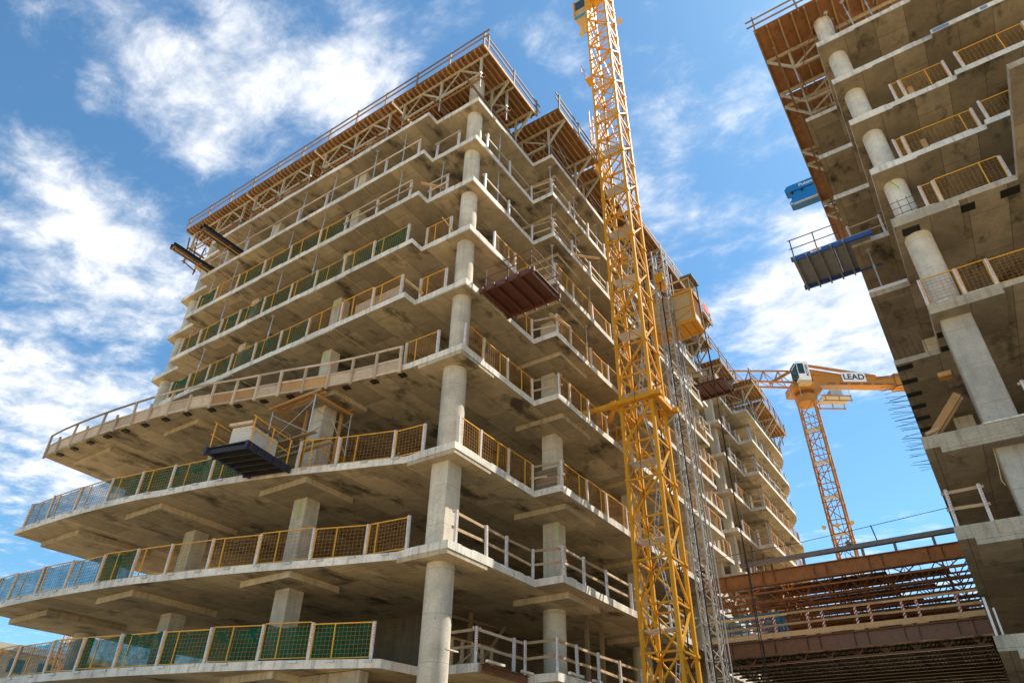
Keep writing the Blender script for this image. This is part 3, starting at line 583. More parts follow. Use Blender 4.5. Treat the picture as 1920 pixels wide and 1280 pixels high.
# ------------------------------------------------------------------ flying form tables on the roofs
def table(label, x0, x1, y0, y1, z, trusses, tip, zs, side, step=.31, extra=(), group='plywood form tables on the roof edge'):
    """plywood deck on timber joists (along x) carried by trusses (along y); tip = +1/-1 end of y that overhangs"""
    r = root('form_table', ((x0 + x1) / 2, (y0 + y1) / 2, zs), label, 'formwork', group)
    nx = max(1, round((x1 - x0) / 2.44)); ny = max(1, round((y1 - y0) / 1.22))
    for i in range(nx):
        for j in range(ny):
            a, b = x0 + (x1 - x0) * i / nx, x0 + (x1 - x0) * (i + 1) / nx; c, d = y0 + (y1 - y0) * j / ny, y0 + (y1 - y0) * (j + 1) / ny
            MB().box(a + .004, b - .004, c + .004, d - .004, z, z + .02).build('plywood_sheet', 'plywood', r)
    n = round((y1 - y0) / step)
    for i in range(n + 1):
        y = y0 + .05 + (y1 - y0 - .1) * i / n
        ubar('joist', (x0 + .03 + R.uniform(0, .05), y, z - .10), (x1 - .03 - R.uniform(0, .05), y, z - .10), .07, .19, 'joist_wood', r)
    zt, zb = z - .24, z - 1.62
    for x, sd in [(q, side) for q in trusses] + [(q, 'end') for q in extra]:
        if sd == 'long':
            ubar('top_chord', (x, y0 + .1, zt), (x, y1 - .1, zt), .08, .12, 'alu_cream', r); ubar('bottom_chord', (x, y0 + .5, zb), (x, y1 - .5, zb), .08, .12, 'alu_cream', r)
            ubar('edge_pipe', (x - .1, y0 + .3, zs + .55), (x - .1, y1 - .3, zs + .5), .06, .06, 'rust', r, round_=True); ubar('cross_pipe', (x + .1, y0 + .3, zs + .8), (x + .1, y1 - .3, zs + .85), .05, .05, 'timber_old', r, round_=True)
            m = max(2, round((y1 - y0 - 1) / 2.45)); st = (y1 - y0 - 1) / m
            for i in range(m + 1):
                y = y0 + .5 + st * i
                ubar('truss_post', (x, y, zb), (x, y, zt), .11, .11, 'alu_cream', r); ubar('leg', (x, y, zs), (x, y, zb + .05), .075, .075, 'galvanised', r, round_=True)
                if i < m:
                    ubar('diagonal', (x, y + .1, zb + .08), (x, y + st * .52, zt - .05), .075, .09, 'alu_cream', r); ubar('diagonal', (x, y + st - .1, zb + .08), (x, y + st * .52, zt - .05), .05, .07, 'alu_cream', r)
                    ubar('cross_pipe', (x + .2, y + st * .4, zt - .1), (x + 1.6, y + st * .55, zb - .2), .045, .045, 'rust_dark', r, round_=True)
        else:
            ye, yi = (y0, y1) if tip < 0 else (y1, y0); s_ = 1 if tip < 0 else -1
            lg = ye + s_ * 1.15
            ubar('top_chord', (x, ye + s_ * .08, zt), (x, yi, zt), .10, .15, 'alu_cream', r); ubar('bottom_chord', (x, lg - s_ * .05, zb), (x, yi, zb), .10, .14, 'alu_cream', r)
            ubar('brace', (x, ye + s_ * .1, zt - .05), (x, lg, zb + .05), .09, .12, 'alu_cream', r)
            for q in (lg, lg + s_ * 1.8):
                ubar('truss_post', (x, q, zb), (x, q, zt), .11, .11, 'alu_cream', r); ubar('leg', (x, q, zs), (x, q, zb + .05), .075, .075, 'galvanised', r, round_=True)
            ubar('diagonal', (x, lg + s_ * .1, zb + .08), (x, lg + s_ * 1.7, zt - .05), .07, .08, 'alu_cream', r)
    for i in range(9):
        xa, ya = R.uniform(x0 + .6, x1 - .6), R.uniform(y0 + .9, y1 - .9); q = (xa + R.uniform(-1.2, 1.2), ya + R.uniform(-1.2, 1.2))
        q = (min(max(q[0], x0 + .5), x1 - .5), min(max(q[1], y0 + .9), y1 - .9))
        ubar('cross_pipe', (xa, ya, zt), (*q, zs + .3 + R.uniform(0, .8)), .05, .05, R.choice(['rust_dark', 'timber_old', 'galvanised']), r, round_=True)
    for i in range(3): ubar('stringer', (x0 + .2, y0 + 1.2 + (y1 - y0 - 1.8) * i / 2, zb - .12), (x1 - .2, y0 + 1.2 + (y1 - y0 - 1.8) * i / 2, zb - .12), .09, .11, 'timber_old', r)
    if side != 'long' and len(trusses) > 1:
        a, b = trusses[0], trusses[-1]; lg = (y0 + 1.15) if tip < 0 else (y1 - 1.15)
        for (p, q) in (((a, lg, zt), (b, lg, zb)), ((a, lg, zb), (b, lg, zt))): ubar('cross_brace', p, q, .03, .03, 'galvanised', r, round_=True)
    return r
def deck_rail(label, pts, z, step=2.3, mat='timber_old', lean=.0):
    r = root('deck_rail', (*pts[0], z), label, 'guard rail', 'pipe and timber rails round the roof decks')
    for a, b in zip(pts[:-1], pts[1:]):
        a, b = V((*a, z)), V((*b, z)); d = b - a; L = d.length; n = max(1, round(L / step))
        for i in range(n + 1): p = a + d * (i / n); ubar('post', p - V((0, 0, .15)), p + V((R.uniform(-.04, .04), R.uniform(-.04, .04), 1.15)), .08, .08, mat, r, V((1, 0, 0)))
        for h in (.55, 1.02): ubar('rail', a - d.normalized() * .35 + V((0, 0, h)), b + d.normalized() * .35 + V((0, 0, h + R.uniform(-.03, .03))), .055, .075, mat, r)
    return r
ZD, Z9 = 34.0, H[9] + T
for i, (a, b) in enumerate(((-.85, 5.3), (5.36, 11.4), (11.46, 17.6), (17.66, 23.85))):
    table(['plywood form table at the tower corner over the round column', 'plywood form table next to the one on the tower corner, straight side', 'plywood form table last but one on the straight side', 'plywood form table at the far end of the straight side'][i], -.92, 4.2 if i == 0 else 3.4, a, b, ZD - .02 * (i % 2), (-.42, 1.9), -1, Z9, 'long', extra=(1.44, 3.75) if i == 0 else ())
xs = [4.45, 9.1, 13.8, 18.7, 23.6, 28.4]
for i, (a, b) in enumerate(zip(xs[:-1], xs[1:])):
    table(['plywood form table stepping forward beside the tower corner', 'plywood form table left of the crane mast on the roof edge', 'plywood form table behind the crane mast on the roof edge', 'plywood form table above the hoist mast', 'plywood form table above the yellow hoist cage'][i], a + .02, b - .02, (-2.1, -1.75, -2.15, -2.0, -2.1)[i], 3.0, ZD + (0, -.12, .04, 0, -.05)[i], (a + .75, b - .85), -1, Z9, 'end')
for i, (a, b, y) in enumerate(((29, 31.6, -.9), (33.2, 37.6, -.9), (37.9, 42, -2.1), (42.1, 46.2, -1.8), (46.3, 50.4, -1.7), (50.5, 54.0, -.2))):
    table(f'plywood form table on the far building, {["at the gap between the wings", "first past the gap", "stepping forward past the gap", "in the middle of the far wing", "near the rounded end", "on the rounded end"][i]}', a, b, y, y + 4.0, ZD - .05 * (i % 2), (a + .6, b - .7), -1, Z9, 'end')
for i, (a, b) in enumerate(((5.9, 10.45), (10.5, 15.2), (15.25, 20), (20.05, 25))):
    table(['plywood form table on the corner above the white round columns', 'plywood form table behind the blue folded boom', 'plywood form table above the blue loading platform', 'last plywood form table beyond the blue loading platform'][i], a, b, -19.6 if i == 0 else -17, -12.4, ZD - .03 * (i % 2), (a + 1.9, b - .35) if i == 0 else (a + .5, b - .6), 1, TB[9][1], 'end', .62)
for x, y in ((6.75, -15.6), (6.6, -16.4), (6.6, -17.2)): prop(x, y, TB[9][1], ZD - .2, 'steel shoring post under the plywood deck above the white round columns')
deck_rail('rail of weathered timber along the roof deck of the straight side', [(-.88, 23.8), (-.88, -.8)], ZD + .02)
deck_rail('rail along the roof deck of the crane side, from the tower corner', [(-.5, -.8), (4.2, -.8)], ZD + .02)
deck_rail('rail along the roof deck stepping forward beside the crane mast', [(4.5, -2.05), (9.0, -2.05)], ZD + .02)
deck_rail('white rail on the roof deck between crane mast and hoist', [(9.2, -1.75), (28.3, -2.0)], ZD + .04, 2.4, 'timber_pale')
deck_rail('rail on the roof deck past the gap of the far wing', [(29.1, -.85), (37.6, -.85)], ZD)
deck_rail('rail on the roof deck of the far wing', [(38, -2.0), (46.2, -1.8), (50.4, -1.6), (53.9, -.1)], ZD)
deck_rail('short broken rail at the plywood deck corner above the white round columns', [(6.0, -12.5), (6.0, -16.6)], ZD)
# short outriggers hanging below the far end of the straight side deck
oh = root('deck_bracket', (-.3, 23.6, 31.3), 'rusty steel bracket hanging below the far end of the roof deck', 'bracket')
for y in (22.9, 23.9):
    ubar('strut', (-.5, y, 33.6), (-.2, y + .15, 31.6), .07, .07, 'rust_dark', oh); ubar('strut', (.7, y, 33.6), (.6, y + .15, 31.2), .07, .07, 'rust_dark', oh)
for z in (32.4, 31.7): ubar('rail', (-.35, 22.9, z), (-.35, 24.1, z), .06, .06, 'rust_dark', oh); ubar('rail', (-.35, 24.0, z), (.7, 24.0, z - .2), .06, .06, 'rust_dark', oh)

# loose timber by the steps of the straight side
o = MB().bar((-.36, 3.1, Z[5] + .42), (-.36, 5.9, Z[5] + .42), .02, .8).build('plywood_board', 'timber_pale'); tag(o, 'pale plywood sheet leaning behind the yellow mesh of the fifth slab', 'plywood')
for i, (p, q, lb) in enumerate((((-.55, 2.85, Z[5] + .8), (.1, 2.35, Z[5] + .25), 'loose plank leaning at the step of the fifth slab'), ((-.5, 2.75, Z[7] + .7), (.25, 1.9, Z[7] + .55), 'loose plank across the step of the seventh slab'), ((.05, 1.0, Z[6] + .2), (.0, 1.6, Z[6] + 1.2), 'plank leaning beside the corner column on the sixth slab'), ((7.3, -1.0, Z[7] + .3), (8.9, -1.75, Z[7] + .9), 'plank jutting past the rail of the seventh slab, crane side'), ((4.7, -1.1, Z[5] + .75), (6.0, -1.35, Z[5] + .7), 'plank tied to the rail at the step of the fifth slab, crane side'))):
    tag(ubar('plank', p, q, .14, .045, 'timber_sunlit'), lb, 'plank')
hm = MB(); hr = random.Random(4)
for j in range(4): hm.path([(.35 + .28 * math.cos(t * .6 + j) + hr.uniform(-.03, .03), 2.6 + t * .09, Z[3] + .06 + .05 * j + hr.uniform(0, .03)) for t in range(14)], .03)
tag(hm.build('hose_pile', 'grey_paint'), 'grey hose heaped behind the mesh of the third slab near the corner column', 'hose')

# ------------------------------------------------------------------ loading platforms and steel beams
def platform(label, c0, ex, ey, L, Wd, z, mat, rail_mat, side='platform_red', ribs=5, zt=.1, joist='along'):
    """c0 = inner corner at the slab edge, ex = outward, ey = along the edge"""
    ex, ey = V((*ex, 0)).normalized(), V((*ey, 0)).normalized(); o = V((*c0, z)); r = root('loading_platform', tuple(o), label, 'platform', 'loading platforms at slab edges')
    P = lambda a, b, h: o + ex * a + ey * b + V((0, 0, h))
    n = 4
    for i in range(n):
        a, b = L * i / n - .9 * (i == 0), L * (i + 1) / n
        MB().bar(P(a + .003, Wd / 2, .06), P(b - .003, Wd / 2, .06), Wd, .03).build('deck_plate', mat, r)
    for b in (.05, Wd - .05): ubar('side_beam', P(-1.0, b, -.03), P(L + .05, b, -.03), .09, .24, side, r)
    for i in range(ribs): a = .15 + (L - .25) * i / (ribs - 1); ubar('cross_beam', P(a, -.12, -.08), P(a, Wd + .12, -.08), .07, .16, mat, r)
    for b in (.06, Wd - .06):
        for i in range(3): a = .2 + (L - .3) * i / 2; ubar('rail_post', P(a, b, .05), P(a, b, 1.1), .05, .05, rail_mat, r, round_=True)
        for h in (.58, 1.08): ubar('rail', P(.15, b, h), P(L, b, h), .045, .045, rail_mat, r, round_=True)
    return r, P
pa, PA = platform('brown steel loading platform jutting from the fifth slab beside the round corner column', (2.95, -.1), (0, -1), (-1, 0), 2.5, 2.1, H[5] + .05, 'platform_red', 'platform_red')
for h in (.58, 1.08): ubar('gate_rail', PA(2.5, .06, h), PA(2.5, 2.04, h), .04, .04, 'platform_red', pa, round_=True)
pb, PB = platform('brown steel loading platform stacked with timber, high on the recessed end', (29.3, 0), (0, -1), (-1, 0), 2.45, 2.2, H[8] + .05, 'platform_red', 'platform_red')
for h in (.58, 1.08): ubar('gate_rail', PB(2.45, .06, h), PB(2.45, 2.14, h), .04, .04, 'platform_red', pb, round_=True)
tp = root('timber_stack', (28.2, -1.3, H[8] + .13), 'stack of pale timber boards lying on the brown platform', 'timber stack')
for i in range(7):
    for j in range(4): ubar('board', (27.4, -.7 - .32 * j, H[8] + .16 + .11 * i), (29.0, -.7 - .32 * j, H[8] + .16 + .11 * i), .28, .09, 'timber_pale', tp)
pc, PC = platform('black steel loading platform with yellow rails jutting from the curved third slab', (-1.45, 6.55), (-2.24, -.47), (-.46, 1.7), 2.3, 1.8, H[3] + .10, 'dark_steel', 'rail_yellow', 'blue_steel', 6)
cr = MB(); cq = [PC(a, b, 0) for a, b in ((.55, .35), (1.95, .35), (1.95, 1.2), (.55, 1.2))]
cr.prism([(q.x, q.y) for q in cq][::-1], H[3] + .19, H[3] + 1.0)
crr = root('crate', tuple(PC(1.2, .8, .1)), 'white panelled box with timber lid on the black platform', 'crate')
cr.build('box', 'crate_board', crr); ubar('lid_board', PC(.5, .3, 1.0), PC(.5, 1.3, 1.0), .12, .10, 'timber_pale', crr); ubar('lid_board', PC(2.0, .3, 1.0), PC(2.0, 1.3, 1.0), .12, .10, 'timber_pale', crr); ubar('lid_board', PC(.45, .32, 1.02), PC(2.05, .32, 1.02), .12, .08, 'timber_old', crr)
pd_, PD = platform('dark steel loading platform with a blue edge beam, hung on the tower across the gap', (9.6, -13.1), (0, 1), (1, 0), 2.3, 2.4, TB[6][0] + .1, 'grey_deck', 'rebar_steel', 'deck_blue', 5)
sg = MB().box(9.59, 9.60, -12.05, -11.6, TB[6][0] + .04, TB[6][0] + .20).build('name_plate', 'sign_white', pd_)
text_mesh('lettering', 'LEAD', .13, 'navy_letter', pd_, frame((9.586, -11.82, TB[6][0] + .12), (0, -1, 0), (0, 0, 1)), .002)
def hbeam(m, p, q, w, h, tf=.02, tw=.014):
    p, q = V(p), V(q); e = V((0, 0, 1)); m.bar(p + e * (h / 2 - tf / 2), q + e * (h / 2 - tf / 2), w, tf); m.bar(p - e * (h / 2 - tf / 2), q - e * (h / 2 - tf / 2), w, tf); m.bar(p, q, tw, h - 2 * tf); return m
for i, y in enumerate((19.33, 16.6)):
    r = root('steel_beam', (-.6, y, Z[8]), ['black steel channel pair jutting from the eighth slab, toward the end of the straight side', 'black steel channel pair jutting from the eighth slab, close under the form table'][i], 'beam', 'black channels jutting from the eighth slab')
    for s_ in (-1, 1):
        m = MB(); hbeam(m, (-3.2, y + s_ * .14, Z[8] + .14), (1.4, y + s_ * .14, Z[8] + .14), .16, .26); m.build('channel', 'dark_steel', r)
    ubar('end_plate', (-3.1, y - .24, Z[8] + .0), (-3.1, y + .24, Z[8] + .0), .1, .03, 'rust_dark', r); ubar('yellow_bar', (-3.0, y, Z[8] + .02), (1.0, y, Z[8] + .02), .05, .03, 'rail_yellow', r); ubar('end_plate', (-1.4, y - .24, Z[8] + .0), (-1.4, y + .24, Z[8] + .0), .1, .03, 'rust', r)

# ------------------------------------------------------------------ scaffold and column head form on the third slab
sc = root('scaffold_tower', (0, 7.8, Z[3]), 'frame scaffold with yellow feet round the square column on the third slab', 'scaffold')
zs_, ze_ = Z[3], H[4] - T - .42
for x in (-1.0, 1.0):
    for y in (6.55, 9.1):
        ubar('standard', (x, y, zs_), (x, y, zs_ + 1.5), .055, .055, 'rail_yellow', sc, round_=True); ubar('standard', (x, y, zs_ + 1.5), (x, y, ze_), .055, .055, 'galvanised', sc, round_=True)
for y in (6.55, 9.1):
    for z0, mt in ((zs_ + .15, 'rail_yellow'), (zs_ + 1.55, 'galvanised')):
        ubar('ledger', (-1, y, z0 + 1.2), (1, y, z0 + 1.2), .04, .04, mt, sc, round_=True); ubar('brace', (-1, y, z0), (0, y, z0 + 1.2), .035, .035, mt, sc, round_=True); ubar('brace', (1, y, z0), (0, y, z0 + 1.2), .035, .035, mt, sc, round_=True)
for x in (-1.0, 1.0): ubar('cross_brace', (x, 6.55, zs_ + 1.7), (x, 9.1, ze_ - .2), .028, .028, 'galvanised', sc, round_=True); ubar('cross_brace', (x, 9.1, zs_ + 1.7), (x, 6.55, ze_ - .2), .028, .028, 'galvanised', sc, round_=True)
for (x, z0, a, b) in ((-1.1, 1.52, 6.0, 9.3), (-.2, 1.75, 6.3, 9.2), (-.9, .95, 5.2, 8.3)): ubar('plank', (x, a, zs_ + z0), (x, b, zs_ + z0 + .06), .2, .045, 'timber', sc)
for y in (6.6, 9.05): ubar('header', (-1.15, y, ze_ + .06), (1.1, y, ze_ + .06), .11, .12, 'timber_orange', sc)
for x in (-1.0, -.75, .9): ubar('header', (x, 6.3, ze_ + .18), (x, 9.4, ze_ + .18), .10, .11, 'timber_orange', sc)
for (x, y) in ((.86, 7.0), (.86, 7.95), (-.12, 8.0)): ubar('timber_stud', (x, y, zs_), (x, y, ze_ + .1), .10, .10, 'timber_orange', sc)

# loose timber frames behind the rail of the first slab
tf = root('stud_wall', (4.0, 2.0, Z[1]), 'pale timber stud frame standing behind the rail of the first slab', 'stud wall')
for x in (2.9, 3.4, 3.9, 4.4, 4.9): ubar('stud', (x, 1.9 - (x - 3) * .1, Z[1]), (x, 1.9 - (x - 3) * .1, Z[1] + .95), .09, .09, 'timber', tf)
for h in (.05, .95): ubar('plate', (2.8, 1.92, Z[1] + h), (5.0, 1.7, Z[1] + h), .09, .06, 'timber_orange', tf)
ubar('brace', (2.9, 1.9, Z[1]), (4.3, 1.78, Z[1] + .9), .08, .05, 'timber', tf); ubar('brace', (4.9, 1.7, Z[1]), (3.9, 1.8, Z[1] + .9), .08, .05, 'timber', tf)
br_ = root('timber_brace', (7.2, 4.2, Z[1]), 'dark timber bracing against the round column on the first slab', 'timber brace')
ubar('strut', (6.9, 4.2, Z[1] + .4), (7.9, 3.2, H[2] - .6), .12, .12, 'timber_old', br_); ubar('strut', (5.8, 4.4, H[2] - .45), (8.4, 4.0, H[2] - .45), .12, .12, 'timber_old', br_)
m = MB(); hbeam(m, (2.42, .3, Z[1] - .16), (6.2, .3, Z[1] - .16), .2, .24); 
eb = tag(m.build('edge_angle', 'rust_dark'), 'dark rusty steel angle along the edge of the first slab by the corner column', 'steel angle')
# timber panel infill on the third slab step
ip = root('board_screen', (5.2, .0, Z[3]), 'small timber panel closing the step of the third slab', 'board screen')
for i in range(5): ubar('board', (5.22, -.95, Z[3] + .1 + i * .17), (5.22, .05, Z[3] + .1 + i * .17), .03, .155, 'timber_old', ip)

# ------------------------------------------------------------------ tower crane beside the facade
def lattice(r, x0, y0, w, z0, z1, bay, leg, mat, brace='brace', bw=.075, dense=False):
    c = [(x0, y0), (x0 + w, y0), (x0 + w, y0 + w), (x0, y0 + w)]
    n = round((z1 - z0) / bay)
    for (x, y) in c: ubar('leg', (x, y, z0), (x, y, z1), leg, leg, mat, r)
    for i in range(n):
        a, b = z0 + i * bay, z0 + (i + 1) * bay
        for k in range(4):
            p, q = c[k], c[(k + 1) % 4]
            if (i + k) % 2: p, q = q, p
            ubar(brace, (*p, a), (*q, b), bw, bw, mat, r)
            if dense and k in (1, 2): ubar(brace, (*q, a), (*p, b), bw * .8, bw * .8, mat, r)
            if k != 2 or i % 2 == 0: ubar('strut', (*p, a), (*q, a), bw, bw, mat, r)
        if i % 2 == 0:
            for (x, y) in c: ubar('joint', (x, y, a - .06), (x, y, a + .06), leg * 1.45, leg * 1.45, mat, r)
CX, CY, CWD = 9.0, -3.70, 1.47
crane = root('tower_crane', (CX + .73, CY + .73, 0), 'tall yellow lattice mast of a tower crane tied to the corner tower', 'tower crane')
lattice(crane, CX, CY, CWD, 0, 54.4, 1.7, .15, 'crane_yellow', bw=.075, dense=True)
for i in range(12):
    z = 4.2 + i * 3.4; s_ = i % 2
    m = MB()
    for j in range(7): m.bar((CX + .1 + j * .105, CY + .12, z), (CX + .1 + j * .105, CY + CWD - .12, z), .07, .03)
    m.bar((CX + .08, CY + .1, z), (CX + .85, CY + .1, z), .04, .09); m.bar((CX + .08, CY + CWD - .1, z), (CX + .85, CY + CWD - .1, z), .04, .09)
    m.build('landing', 'galvanised', crane)
    l = MB(); xa, xb = CX + .95, CX + 1.15; ya, yb = (CY + .35, CY + .95) if s_ else (CY + .95, CY + .35)
    for e in (-.18, .18): l.bar((xa + e, ya, z), (xa + e, yb, z + 3.4), .035)
    for j in range(11): t = (j + .5) / 11; l.bar((xa - .18, ya + (yb - ya) * t, z + 3.4 * t), (xa + .18, ya + (yb - ya) * t, z + 3.4 * t), .025)
    l.build('ladder', 'grey_paint', crane)
cbm = MB(); R2 = random.Random(3); pts = [(CX + 1.3, CY + .2, z) for z in range(0, 50, 2)]; pts = [(x + R2.uniform(-.05, .05), y + R2.uniform(-.05, .05), z) for x, y, z in pts]; cbm.path(pts, .03); cbm.build('power_cable', 'cable', crane)
# slewing unit, cab
MB().prism([(CX + .73 + 1.5 * math.cos(t), CY + .73 + 1.5 * math.sin(t)) for t in [i * math.pi / 8 for i in range(16)]], 54.4, 55).build('slewing_ring', 'crane_yellow', crane)
MB().box(CX - .9, CX + 2.4, CY - .6, CY + 2.1, 55, 55.5).build('turntable', 'crane_yellow', crane); MB().box(CX - .4, CX + 1.9, CY - .2, CY + 1.7, 55.5, 60).build('tower_head', 'crane_yellow', crane)
cabp = MB().box(CX + .5, CX + 1.9, CY + 1.70, CY + 2.7, 51.3, 53.6).build('cab', 'beige_panel', crane); MB().box(CX + .48, CX + .495, CY + 1.8, CY + 2.6, 52.3, 53.4).build('window', 'glass', cabp)
MB().box(CX + .45, CX + .55, CY + 1.68, CY + 2.72, 51.2, 51.4).build('cab_base', 'lift_blue', cabp)
for a in (CY + 1.70, CY + 2.7): ubar('cab_frame', (CX + .45, a, 51.2), (CX + .45, a, 53.6), .10, .10, 'crane_yellow', cabp)
def floodlight(parent, p, d):
    d = V(d).normalized(); p = V(p); m = MB(); m.tube(p, p + d * .28, .08, .24, 12); m.build('floodlight', 'beige_panel', parent, True)
floodlight(crane, (CX - .15, CY + CWD + .25, 47.6), (-.6, .5, -.6)); floodlight(crane, (CX + CWD + .1, CY - .2, 49.8), (-.2, -.6, -.7))
m = MB(); m.box(CX + .3, CX + 1.0, CY + CWD + .1, CY + CWD + .7, 43.0, 43.04); m.build('side_landing', 'crane_yellow', crane)
for a in ((CX - .1, CY + CWD + .72), (CX + 1.0, CY + CWD + .72)): ubar('rail_post', (*a, 43), (*a, 44.1), .035, .035, 'rust', crane)
for h in (43.55, 44.05): ubar('rail', (CX - .1, CY + CWD + .72, h), (CX + 1.0, CY + CWD + .72, h), .03, .03, 'rust', crane)
# tie collar and arms to the fourth slab
zc = 17.25
col_ = root('crane_tie', (CX + .7, CY + .7, zc), 'yellow tie collar bolting the crane mast to the fourth slab', 'crane tie')
a, b, c, d = CX - .22, CX + CWD + .22, CY - .22, CY + CWD + .22
for (p, q) in (((a, c - .35, zc), (a, d + .35, zc)), ((b, c - .35, zc), (b, d + .35, zc)), ((a - .2, c, zc + .005), (b + .2, c, zc + .005)), ((a - .2, d, zc + .005), (b + .2, d, zc + .005))): ubar('collar_beam', p, q, .26, .22, 'crane_yellow', col_)
for (p, q) in (((a, d + .2, zc), (a - .4, .3, zc - .2)), ((b, d + .2, zc), (b + 1.6, .3, zc - .2)), ((a + .3, d + .2, zc), (b + .9, .3, zc - .25))): ubar('tie_arm', p, q, .18, .20, 'crane_yellow', col_)
for x in (a - .4, b + 1.6):
    ubar('bracket', (x, .25, zc - .25), (x, .25, Z[4]), .22, .22, 'dark_steel', col_); ubar('bracket', (x, .25, zc - .3), (x - .1, 1.0, Z[4]), .16, .16, 'rust_dark', col_)
# slim placing boom mast on the roof behind the crane
pbm = root('boom_mast', (16.7, 1.3, Z9), 'slim yellow lattice mast rising from the roof behind the crane mast', 'mast')
lattice(pbm, 16.4, 1.0, .62, Z9, 50, 1.5, .07, 'crane_yellow', bw=.035)
MB().box(16.1, 17.4, .7, 1.9, 44.1, 44.3).build('collar', 'crane_yellow', pbm); MB().box(16.1, 17.4, .7, 1.9, 42.2, 42.4).build('collar', 'crane_yellow', pbm)

# ------------------------------------------------------------------ construction hoist
hx, hy, hw = 14.9, -3.18, .65
hoist = root('construction_hoist', (15.2, -2.85, 0), 'grey rack hoist mast carrying a yellow cage up the facade', 'hoist')
lattice(hoist, hx, hy, hw, 0, 31.1, .75, .075, 'galvanised', bw=.035)
ubar('rack', (hx - .05, hy + .32, 0), (hx - .05, hy + .32, 31), .05, .06, 'dark_steel', hoist)
ubar('cable_guide', (hx + .9, hy - .1, 0), (hx + .9, hy - .1, 29.5), .06, .06, 'galvanised', hoist, round_=True); ubar('supply_cable', (hx - .1, hy - .25, 0), (hx - .1, hy - .25, 26), .035, .035, 'cable', hoist, round_=True)
for k in (2, 3, 4, 5, 6, 7, 8):
    for x in (hx, hx + hw): ubar('wall_tie', (x, hy + hw, Z[k] + .4), (x + (.9 if x > hx else -.9), -1.15, Z[k] + .1), .05, .05, 'galvanised', hoist, round_=True)
x0, x1, y0, y1, z0, z1 = 15.68, 17.05, -4.35, -1.62, 25.5, 27.75
cg = MB().box(x0, x1, y0, y1, z0, z0 + .14).build('cage', 'crane_yellow', hoist)
for (x, y) in ((x0, y0), (x1, y0), (x0, y1), (x1, y1), (x0, (y0 + y1) / 2)): ubar('cage_post', (x, y, z0), (x, y, z1), .12, .12, 'crane_yellow', cg)
for z in (z0 + .06, z1): 
    for (p, q) in (((x0, y0, z), (x0, y1, z)), ((x1, y0, z), (x1, y1, z)), ((x0, y0, z), (x1, y0, z)), ((x0, y1, z), (x1, y1, z))): ubar('cage_rail', p, q, .14, .16, 'crane_yellow', cg)
for (a, b) in ((y0 + .07, (y0 + y1) / 2 - .06), ((y0 + y1) / 2 + .06, y1 - .07)):
    MB().box(x0 + .01, x0 + .03, a, b, z0 + .1, z1 - .08).build('cage_panel', 'beige_panel', cg)
    ubar('panel_bar', (x0 - .005, a, z0 + 1.15), (x0 - .005, b, z0 + 1.15), .03, .05, 'crane_yellow', cg); ubar('panel_bar', (x0 - .005, a, z0 + .85), (x0 - .005, b, z0 + .3), .03, .05, 'crane_yellow', cg)
for i in range(5): ubar('floor_beam', (x0, y0 + .3 + i * .5, z0 - .04), (x1, y0 + .3 + i * .5, z0 - .04), .07, .09, 'crane_yellow', cg)
gm = MB()
for i in range(12): q = x0 + .1 + (x1 - x0 - .2) * i / 11; gm.bar((q, y0, z0 + .9), (q, y0, z1 - .1), .02)
for i in range(7): gm.bar((x0, y0, z0 + .9 + i * .2), (x1, y0, z0 + .9 + i * .2), .02)
gm.build('grille', 'rust', cg); MB().box(x0 + .08, x1 - .08, y0 + .03, y0 + .05, z0 + .15, z0 + .9).build('cage_panel', 'sign_white', cg); MB().box(x0 + .08, x1 - .08, y0 + .04, y0 + .06, z0 + .95, z1 - .1).build('cage_panel', 'timber_orange', cg)
MB().box(x1 - .02, x1 - .005, y0 + .07, y1 - .07, z0 + .1, z1 - .1).build('cage_panel', 'beige_panel', cg); MB().box(x0, x1, y0, y1, z1 + .02, z1 + .08).build('cage_roof', 'crane_yellow', cg)
for (x, y) in ((x0, y0), (x1, y0), (x0, y1), (x1, y1)): ubar('roof_post', (x, y, z1), (x, y, z1 + 1.0), .05, .05, 'alu_cream', cg)
for (p, q) in (((x0, y0), (x1, y0)), ((x0, y0), (x0, y1)), ((x1, y0), (x1, y1))): ubar('roof_rail', (*p, z1 + .95), (*q, z1 + .95), .06, .09, 'alu_cream', cg); ubar('roof_rail', (*p, z1 + .1), (*q, z1 + .9), .045, .045, 'alu_cream', cg)
MB().box(x0 - .1, x1 - .2, y0 - .25, y0 + .5, z1 + 1.0, z1 + 1.12).build('drive_cover', 'dark_grey', cg)
MB().box(hx - .1, hx + .75, hy + .1, hy + .6, z0 + 2.9, z0 + 3.6).build('drive_unit', 'crane_yellow', cg)
for i in range(2): 
    c = MB(); xx, yy = hx + 1.25 + i * .12, -4.6; c.path([(xx, yy, z1 + 1)] + [(xx + R.uniform(-.04, .04), yy + R.uniform(-.04, .04), z) for z in range(26, 3, -3)], .022); c.build('trailing_cable', 'cable', hoist)

